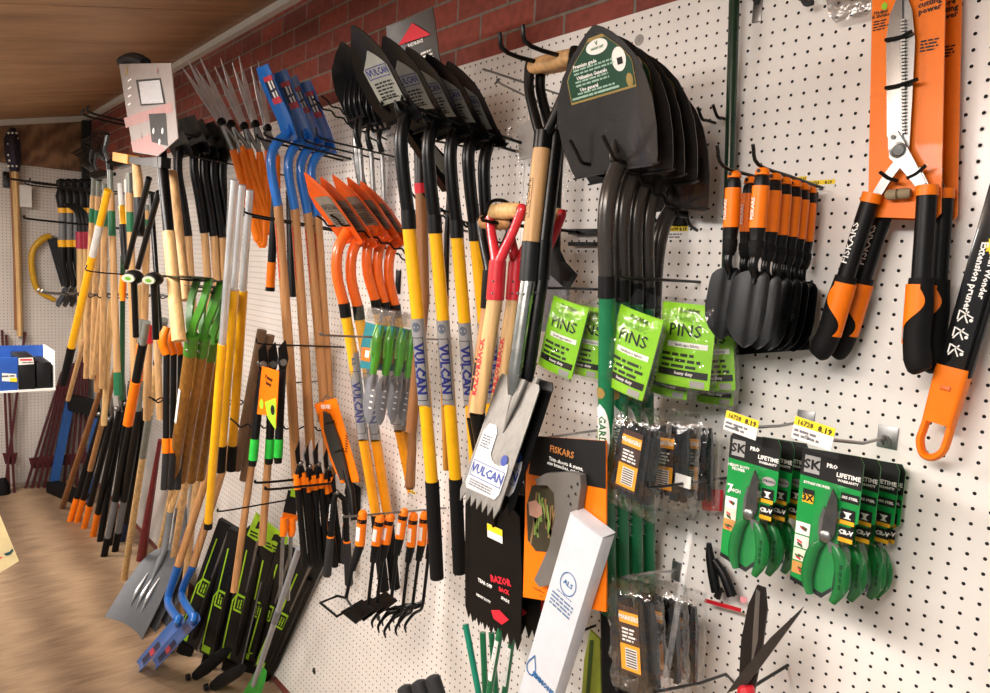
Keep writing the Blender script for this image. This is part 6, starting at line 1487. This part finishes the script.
# grey and orange headed slender tools and orange tags
for k, (a, b, y0) in enumerate((((147, 322), (128, 424), -.62), ((142, 320), (137, 410), -.55))):
    pole('pruning_pole', ['black and orange pruning pole, orange grip low left', 'grey and orange pruning pole behind the first'][k], 'pruner', a, b, y0, [(a[1], 345, gferr, .013, 'shaft'), (344, 382, bsatin if k == 0 else orange, .016, 'middle_grip'), (381, b[1], orange if k == 0 else gferr, .019, 'lower_grip')], y0, 'orange gripped pruning poles')
OGp = 'orange hang tags over black shafts'
for k, (x, y0) in enumerate(((167, -.56), (174, -.52), (181, -.48))):
    a = AY(x, 327, y0); t = thing('edging_tool', 'black shafted tool with wavy orange top, %s from the left' % ORD[k], 'tool', a, OGp)
    w = .030; z1 = AY(x, 354, y0).z
    build('orange_top', MB().tube([a, V((a.x, a.y-.015, (a.z+z1)/2)), V((a.x, a.y, z1))], [.012, .018, .016], 10, smooth=4), orange, t)
    z2 = AY(x-1, 438, y0).z; build('shaft', MB().tube([(a.x, a.y, z1), (a.x, a.y, z2)], .0115, 10), bsatin, t); build('orange_ring', MB().tube([(a.x, a.y, z2+.0), (a.x, a.y, z2-.055)], .0145, 12), orange, t)
    z3 = AY(x-2, 490, y0).z; build('lower_grip', MB().tube([(a.x, a.y, z2-.055), (a.x-.02, a.y, z3)], [.012, .0125], 10), dgrey, t)
hook('black twisted hook above the orange topped tools', (AY(190, 322, 0).x-.1, AY(165, 322, -.5).z+.02), [(0, .62)], .0, up=.02, wavy=True, plate=False)
for k, (a, b, y0, r) in enumerate((((149, 325), (147, 420), -.50, .016), ((156, 310), (160, 420), -.42, .015))):
    pole('mattock', ['wooden handle with red ferrule among the orange tools', 'pale handle behind the red ferruled one'][k], 'handle', a, b, y0, [(a[1], 343, red if k == 0 else ash, .018, 'ferrule'), (342, b[1], ash, r, 'handle')], y0)
# ---- tools leaning to the floor -----------------------------------------------------------
pole('leaning_pole', 'pale wooden handle with two grey sleeves leaning down to the floor', 'handle', (164, 320), (124, 579), -.42, [(320, 362, gferr, .0175, 'top_sleeve'), (361, 364, bsatin, .0185, 'black_ring'), (363, 415, lightw, .0165, 'upper_handle'), (414, 457, gferr, .0172, 'grey_sleeve'), (456, 579, lightw, (.0165, .0185), 'handle')])
pole('leaning_pole', 'brown wooden handle leaning in front of the blue frame', 'handle', (104, 380), (62, 508), -.30, [(380, 508, brn, (.017, .021), 'handle')])
pole('leaning_pole', 'tan wooden handle leaning behind the black long loppers', 'handle', (118, 360), (90, 470), -.22, [(360, 470, ash2, .018, 'handle')], -.26)
pole('leaning_pole', 'tan handle leaning left of the brown one, top hidden by rakes', 'handle', (84, 340), (68, 400), -.30, [(340, 400, ash, .016, 'handle')], -.33)
for k, (a, b, y0) in enumerate((((90, 300), (86, 378), -.34), ((98, 290), (97, 392), -.36), ((111, 300), (104, 425), -.38), ((105, 260), (94, 374), -.40), ((134, 300), (133, 392), -.36), ((140, 285), (138, 370), -.34))):
    pole('wooden_pole', 'tan wooden handle hanging in the crowded far left bunch, %s' % ['far left one', 'second from left', 'lowest one', 'steeply tilted one', 'right of the green foot grip', 'furthest right'][k], 'handle', a, b, y0, [(a[1], b[1], [ash, ash2, lightw][k % 3], .0165, 'handle')], y0, 'tan handles in the far left bunch')
LGp = 'black long loppers standing on the floor'
for k, (a, b, m, y0) in enumerate((((102, 415), (70, 521), orange, -.16), ((108, 412), (77, 522), orange, -.18), ((112, 420), (84, 528), orange, -.2), ((120, 410), (93, 536), orange, -.22), ((124, 400), (100, 541), bsatin, -.16), ((129, 405), (109, 545), bsatin, -.15))):
    t, p, q = pole('long_loppers', ('black long loppers with orange foot grip, %s from the left' % ORD[k] if k < 4 else 'all black long loppers standing right of the orange footed ones, %s' % ['left', 'right'][k-4]), 'loppers', a, b, y0, [(a[1], b[1]-22, bsatin, .021, 'handle'), (b[1]-23, b[1], m, (.0225, .021), 'grip')], None, LGp)
    build('blade', MB().prism([p+V((-.02, 0, 0)), p+V((.03, 0, -.01)), p+V((.055, -.01, .10)), p+V((.02, -.01, .16)), p+V((-.02, -.01, .08))], (0, .008, 0)), steel2, t, 0); build('pivot', MB().ball(p+V((.01, -.02, .01)), .018, 10), steel, t)
for k, (a, b, y0) in enumerate((((135, 405), (104, 556), -.22), ((140, 410), (115, 551), -.22), ((146, 420), (122, 541), -.18))):
    pole('pole_saw', ['black and grey pole pruner standing on the floor, left of three', 'black and grey pole pruner standing on the floor, middle of three', 'thin black pole pruner with blue foot, right of three'][k], 'pruner', a, b, y0, [(a[1], 500, bsatin, .024, 'body'), (499, b[1]-18, gsk if k < 2 else bsatin, .019, 'shaft'), (b[1]-19, b[1], brub if k < 2 else M('dark_blue_rubber', '#1d2c55', .6), .021, 'foot')], None, 'pole pruners standing on the floor')
pole('leaning_pole', 'dark red wooden paddle standing on the floor behind the grey scoop', 'handle', (160, 440), (141, 560), -.12, [(440, 560, M('dark_red_paint', '#6b1f24', .4), (.012, .03), 'paddle')])
pole('leaning_pole', 'pale wooden stake standing behind the grey scoop', 'handle', (176, 470), (155, 574), -.12, [(470, 574, lightw, .016, 'handle')])
for k, (a, b) in enumerate((((186, 480), (168, 592)), ((197, 480), (182, 612)))):
    pole('leaning_pole', 'pale handle behind the lacquered hoe handles, %s' % ['left one', 'right one'][k], 'handle', a, b, -.14, [(a[1], b[1], ash, .018, 'handle')])
# ---- blue cart frame ----------------------------------------------------------------------
blf = M('dark_blue_frame', '#1d4a86', .4); b0, b1 = AZ(52, 492), AZ(84, 505)
t0_, t1_ = AX(70, 402, b0.x-.12), AX(99, 409, b1.x-.12)
t = thing('cart_frame', 'dark blue metal frame with black padded ends standing near the far corner', 'frame', (b0+b1)/2)
for a, b in ((b0, t0_), (b1, t1_)): build('side_tube', MB().bar([a+V((0, 0, .02)), a.lerp(b, .12), b], .032, .02, ref=(0, 1, 0)), blf, t)
build('foot_bar', MB().bar([b0+V((-.02, 0, .04)), b1+V((.02, 0, .04))], .05, .04, ref=(0, 0, 1)), brub, t); build('head_bar', MB().bar([t0_+V((-.03, 0, 0)), t1_+V((.03, 0, 0))], .06, .035, ref=(0, 0, 1)), brub, t)
# ---- maroon posts in the far corner -------------------------------------------------------
mar = M('maroon_paint', '#4a1a1f', .45, var=.15)
def upost(label, a, b, grp):
    p, q = V(a), V(b); t = thing('fence_post', label, 'post', q, grp); build('channel', MB().bar([p, q], .015, .008), mar, t)
    m = q.lerp(p, .22); build('anchor_plate', MB().prism([m+V((-.0, -.035, .04)), m+V((0, .035, .04)), m+V((0, .018, -.05)), m+V((0, -.018, -.05))], (.006, 0, 0)), mar, t, 0)
for k in range(10):
    f = k/9; b = AZ(22+44*f, 482-16*f); b.x = max(b.x, X0W+.06+.02*k); a = AX(62+26*f, 372-20*f, b.x-.02 if b.x-.02 > X0W+.05 else X0W+.05)
    upost('maroon steel fence post in the far corner bundle, %s from the left' % ORD[k], a, b, 'maroon posts in the far corner')
for k, (a, b) in enumerate((((2, 330), (9, 474)), ((25, 332), (4, 478)), ((6, 335), (14, 470)))):
    p, q = AX(*a, X0W+.06), AX(*b, X0W+.14); q.z = 0
    upost('maroon steel post at the far left edge below the blue box, %s' % ['leftmost', 'the one leaning left', 'the one leaning right'][k], p, q, 'maroon posts at the left edge')
# ---- things on the end wall ---------------------------------------------------------------
x = X0W+.05; P = lambda a, b, o=0: AX(a, b, x+o)
t = thing('bamboo_bundle', 'tall bundle of tan poles with dark dotted head on the far wall', 'pole bundle', P(20, 335))
build('poles', MB().tube([P(15, 172), P(18, 260), P(20, 336)], [.055, .045, .045], 10, flat=.5), lightw, t); build('side_pole', MB().tube([P(12, 160), P(16, 260), P(17, 330)], .02, 8), brn, t)
hd = build('dotted_head', MB().tube([P(13, 128), P(12, 140), P(13, 158), P(15, 172)], [.03, .09, .09, .05], 12, smooth=3, flat=.6), M('dark_purple_cloth', '#2a2432', .7), t)
for j in range(7):
    for k in range(3): build('white_dot', MB().ball(P(8.5+4*k+(j % 2), 133+5.5*j, .06), .009, 6), white, hd)
tag(build('price_tag', MB().box(P(23.5, 196, .03), (0, .055, 0), (.002, 0, 0), (0, 0, .085)), paper), 'white swing tag beside the bundle of tan poles on the far wall', 'tag')
tag(build('wall_clip', MB().box(P(8, 180, -.035), (.03, 0, 0), (0, .035, 0), (0, 0, .06), .004), black), 'black clip holding the tan pole bundle on the far wall', 'clip')
t = thing('bow_saw', 'yellow bow saw with dark blade hanging on the far pegboard', 'saw', P(48, 234))
build('frame', MB().tube([P(51, 236), P(44, 238), P(33, 250), P(32, 270), P(38, 290), P(55, 300)], [.022, .026, .022, .022, .022, .018], 10, smooth=5), M('mustard_yellow_paint', '#c99a1c', .4), t); build('blade', MB().bar([P(52, 238), P(66, 286)], .004, .035), M('dark_saw_steel', '#3a3c42', .4, .6), t)
YG = 'yellow banded garden forks on the end hook'
def end_fork(label, px, y, grp):
    R = lambda a, b: AX(a+px, b, -6.45)
    t = thing('garden_fork', label, 'fork', R(0, 182), grp); a = R(0, 182)
    build('grip', MB().tube([R(-1.5, 190), a+V((0, -.02, .0)), a+V((0, .02, 0)), R(2.5, 190)], .02, 10, smooth=3), bsatin, t); build('grip_lower', MB().tube([R(-1.5, 188), R(0, 196), R(0, 208)], [.02, .045, .03], 10), bsatin, t)
    for s, e in ((208, 213), (240, 247)): build('yellow_band', MB().tube([R(0, s), R(.5, e)], .031, 10), ylw, t)
    build('shaft', MB().tube([R(.3, 212), R(.5, 241)], .024, 10), gsk, t); build('neck', MB().tube([R(.5, 246), R(1, 265), R(5, 282), R(4, 287)], [.027, .022, .022, .018], 10, smooth=4), bsatin, t)
    B = Blade([R(4, 285), R(0, 296), R(-6, 306)], [(0, .05), (.2, .085), (.8, .085), (1, .06)], .02); build('blade', B.mesh(8, 7, .003), M('slate_blade', '#2b3440', .35), t)
for k in range(5): end_fork('black gripped spade with yellow bands on the end hook, %s from the left' % ORD[k], 62+6.8*k, 0, YG)
z = AX(60, 184, -6.45).z; hook('black hook in the far corner carrying the yellow banded spades', (-6.45, z-.02), [(0, .62)], .02, up=.02, plate=False, r=.008)
for k in range(3):
    a, b = AX(80+4*k, 232, -6.2), AX(81+4*k, 350, -6.2)
    t = thing('wooden_tool', 'far corner tool with crimson socket and tan handle, %s from the left' % ORD[k], 'tool', a, 'crimson socketed tools'); m_ = a.lerp(b, .14); build('socket', MB().tube([a, m_], .03, 10), M('crimson_plastic', '#a3213a', .4), t); build('handle', MB().tube([m_, b], .024, 10), lightw, t); build('head', MB().tube([a, a+V((0, -.02, .14)), a+V((0, -.10, .2))], [.02, .015, .01], 8, smooth=3), black, t)
# ---- blue display box on the aisle shelf, posters at the left edge ------------------------
XBX = -2.6
FX = lambda x: (lambda u, v, off=0.0: V((x+off, u, v)))       # upright plane facing along the aisle; u = y, v = z
def QX(px, py, x): p = AX(px, py, x); return (p.y, p.z)
def patchx(name, pts, x, mat, parent, off=.0008): return build(name, poly(FX(x), [QX(a, b, x) for a, b in pts], off), mat, parent, 0, False)
zt, zb = AX(20, 356, XBX).z, AX(20, 390, XBX).z
y1, ym = AX(53, 372, XBX).y, AX(18, 372, XBX).y
t = thing('display_box', 'blue cardboard display tray with price label holding black cartons at the left edge', 'box', (XBX, ym, zb))
bluec = M('blue_card', '#1b4a9a', .5)
build('blue_front', MB().aab(XBX-.006, XBX, -1.32, ym, zb, zt-.004, .001), bluec, t)
build('tray_floor', MB().aab(XBX-.20, XBX+.004, -1.32, y1+.006, zb-.006, zb), paper, t)
build('tray_side', MB().aab(XBX-.20, XBX, y1+.003, y1+.006, zb, zt+.012), paper, t)
build('tray_back', MB().aab(XBX-.20, XBX-.196, -1.32, y1+.003, zb, zt+.01), bluec, t)
pl = patchx('price_label', [(2, 373), (16, 374), (17, 382), (2, 381)], XBX, paper, t); patchx('price_label_band', [(10, 378), (17, 378), (17, 382), (10, 381.5)], XBX, yel, t, .0014)
lines(t, FX(XBX), *QX(8, 376, XBX), .035, .008, 1, gr_txt, .0014)
struct('trim_5', MB().aab(XBX-.9, XBX, -1.60, AX(-40, 400, XBX).y, zb-.032, zb-.006), M('grey_shelf_paint', '#8a8883', .5))
struct('trim_6', MB().aab(XBX-.5, XBX-.46, -1.60, -1.56, 0, zb-.03), M('grey_shelf_paint', '#8a8883', .5))
for k, (a, b, top) in enumerate(((18, 36, 358), (36.4, 52, 363))):
    ya, yb_ = AX(a, 370, XBX).y, AX(b, 370, XBX).y; zc = AX(a, top, XBX).z
    t = thing('small_box', ['small black carton with white and red top label in the blue tray', 'plain small black carton at the right end of the blue tray'][k], 'box', (XBX-.09, (ya+yb_)/2, zb))
    build('carton', MB().aab(XBX-.17, XBX-.002-.004*k, ya+.001, yb_-.001, zb, zc, .002), bsatin, t)
    if k == 0:
        patchx('top_label', [(18.5, 358), (33, 357.5), (34, 364), (18.5, 365)], XBX-.001, paper, t); patchx('red_band', [(20, 359), (32, 358.8), (32, 360.5), (20, 360.7)], XBX-.001, redp, t, .0014)
        lines(t, FX(XBX-.001), *QX(28, 362.5, XBX), .03, .005, 1, blkp, .0014)
xp = -1.75
t = thing('poster_card', 'cream card with red lettering and dark bird at the lower left edge', 'card', AX(0, 575, xp))
crm = M('cream_card', '#d2c090', .55)
build('card', poly(FX(xp), [QX(a, b, xp) for a, b in ((-45, 592), (-45, 500), (-2, 510), (19, 561), (0, 573))], 0, .003), crm, t, 0)
ang = math.atan2(QX(19, 561, xp)[1]-QX(0, 573, xp)[1], QX(19, 561, xp)[0]-QX(0, 573, xp)[0])
u, v = QX(5, 562, xp); txt(t, FX(xp), 'EASY PULL', u-.045, v-.004, .018, redp, ang, 1, .03, .001)
u, v = QX(8, 553, xp); build('bird_mark', poly(FX(xp), [(u+a, v+b) for a, b in ((-.008, .0), (.003, .003), (.008, .009), (.009, .003), (.004, -.004), (-.003, -.005))], .001), M('dark_teal_print', '#1e4a50', .5), t, 0, False)
pb = AX(-35, 560, xp-.02); build('post', MB().tube([pb, V((pb.x, pb.y, 0))], .010, 8), black, t); build('foot', MB().lathe((pb.x, pb.y, 0), (pb.x, pb.y, .02), [(0, .12), (1, .10)], 20), black, t)
p = AZ(3, 494); t = thing('floor_weight', 'black lump on the floor at the far left edge', 'weight', p); build('body', MB().lathe(p, p+V((0, 0, .13)), [(0, .05), (.6, .045), (1, .02)], 14), brub, t)

for k, (px, py, l, lb) in enumerate(((62, 222, .62, 'thin black bar hook crossing the rakes below their green sleeves'),)):
    xx = -5.6; z = AX(84, 226, xx).z; hook(lb, (xx, z), [(0, l)], .02, up=.02, plate=False, r=.007)

# splitting maul lying head up in the rack and dark lopper handles behind the blue spades
y = -.60; q = lambda a, b, o=0.0: AY(a, b, y-o)
t = thing('splitting_maul', 'black axe head with amber end above a tan handle, under the tall grey card', 'axe', q(138, 160))
build('amber_end', MB().bar([q(118, 157), q(133, 160)], .017, .02, ref=(0, 0, 1)), M('amber_paint', '#d8901c', .4), t)
build('head', MB().bar([q(133, 160), q(146, 162), q(166, 163)], [.014, .013, .018], .016, ref=(0, 0, 1)), black, t)
build('handle', MB().tube([q(136, 163), q(138, 180), q(139, 199)], [.015, .018, .018], 12), ash, t); build('grip', MB().tube([q(139, 198), q(140, 236)], .020, 12), bsatin, t)
for k, (a, b, y0) in enumerate((((276, 190), (270, 291), -.17), ((290, 190), (292, 297), -.12))):
    pole('lopper_pole', ['black and orange lopper grip hanging behind the blue spade handles', 'all black lopper grip behind the second blue spade handle'][k], 'loppers', a, b, y0, [(a[1], 263, bsatin, .016, 'shaft'), (262, b[1]-3, orange if k == 0 else bsatin, .0175, 'grip'), (b[1]-4, b[1], bsatin, .0185, 'end_cap')], y0)
LAMPS = [(-.6, -1.9, 50), (-2.6, -1.7, 50), (-5.0, -1.8, 40)]
LCOL = (1, .98, .955)
UP_FILL = .9
WORLD = .32
EXPO = .30
# ================================================================== light
def area(name, loc, sx, sy, e, col=(1,1,1), rot=(0,0,0)):
    l = bpy.data.lights.new(name, 'AREA'); l.shape = 'RECTANGLE'; l.size = sx; l.size_y = sy; l.energy = e; l.color = col
    o = bpy.data.objects.new(name, l); COL.objects.link(o); o.location = loc; o.rotation_euler = rot
    o['kind'] = 'structure'; return o
slope = math.atan(.23)
for (x, y, e) in LAMPS:          # long fluorescent fittings hung just under the ceiling, lighting down, each with an added upward fill
    area('ceiling_light_or_fill', (x, y, ceil_z(y)-.16), 1.2, .3, e, LCOL, (slope, 0, 0))
    area('ceiling_light_or_fill', (x, y, ceil_z(y)-.14), 1.2, .3, e*UP_FILL, LCOL, (slope+PI, 0, 0))  # added upward fill, there to brighten the ceiling
w = bpy.data.worlds.new('world'); SC.world = w; w.use_nodes = True
w.node_tree.nodes['Background'].inputs[0].default_value = (1, .985, .965, 1); w.node_tree.nodes['Background'].inputs[1].default_value = WORLD
vs = SC.view_settings; vs.view_transform = 'Standard'; vs.look = 'None'; vs.gamma = 1; vs.use_curve_mapping = False; vs.exposure = EXPO
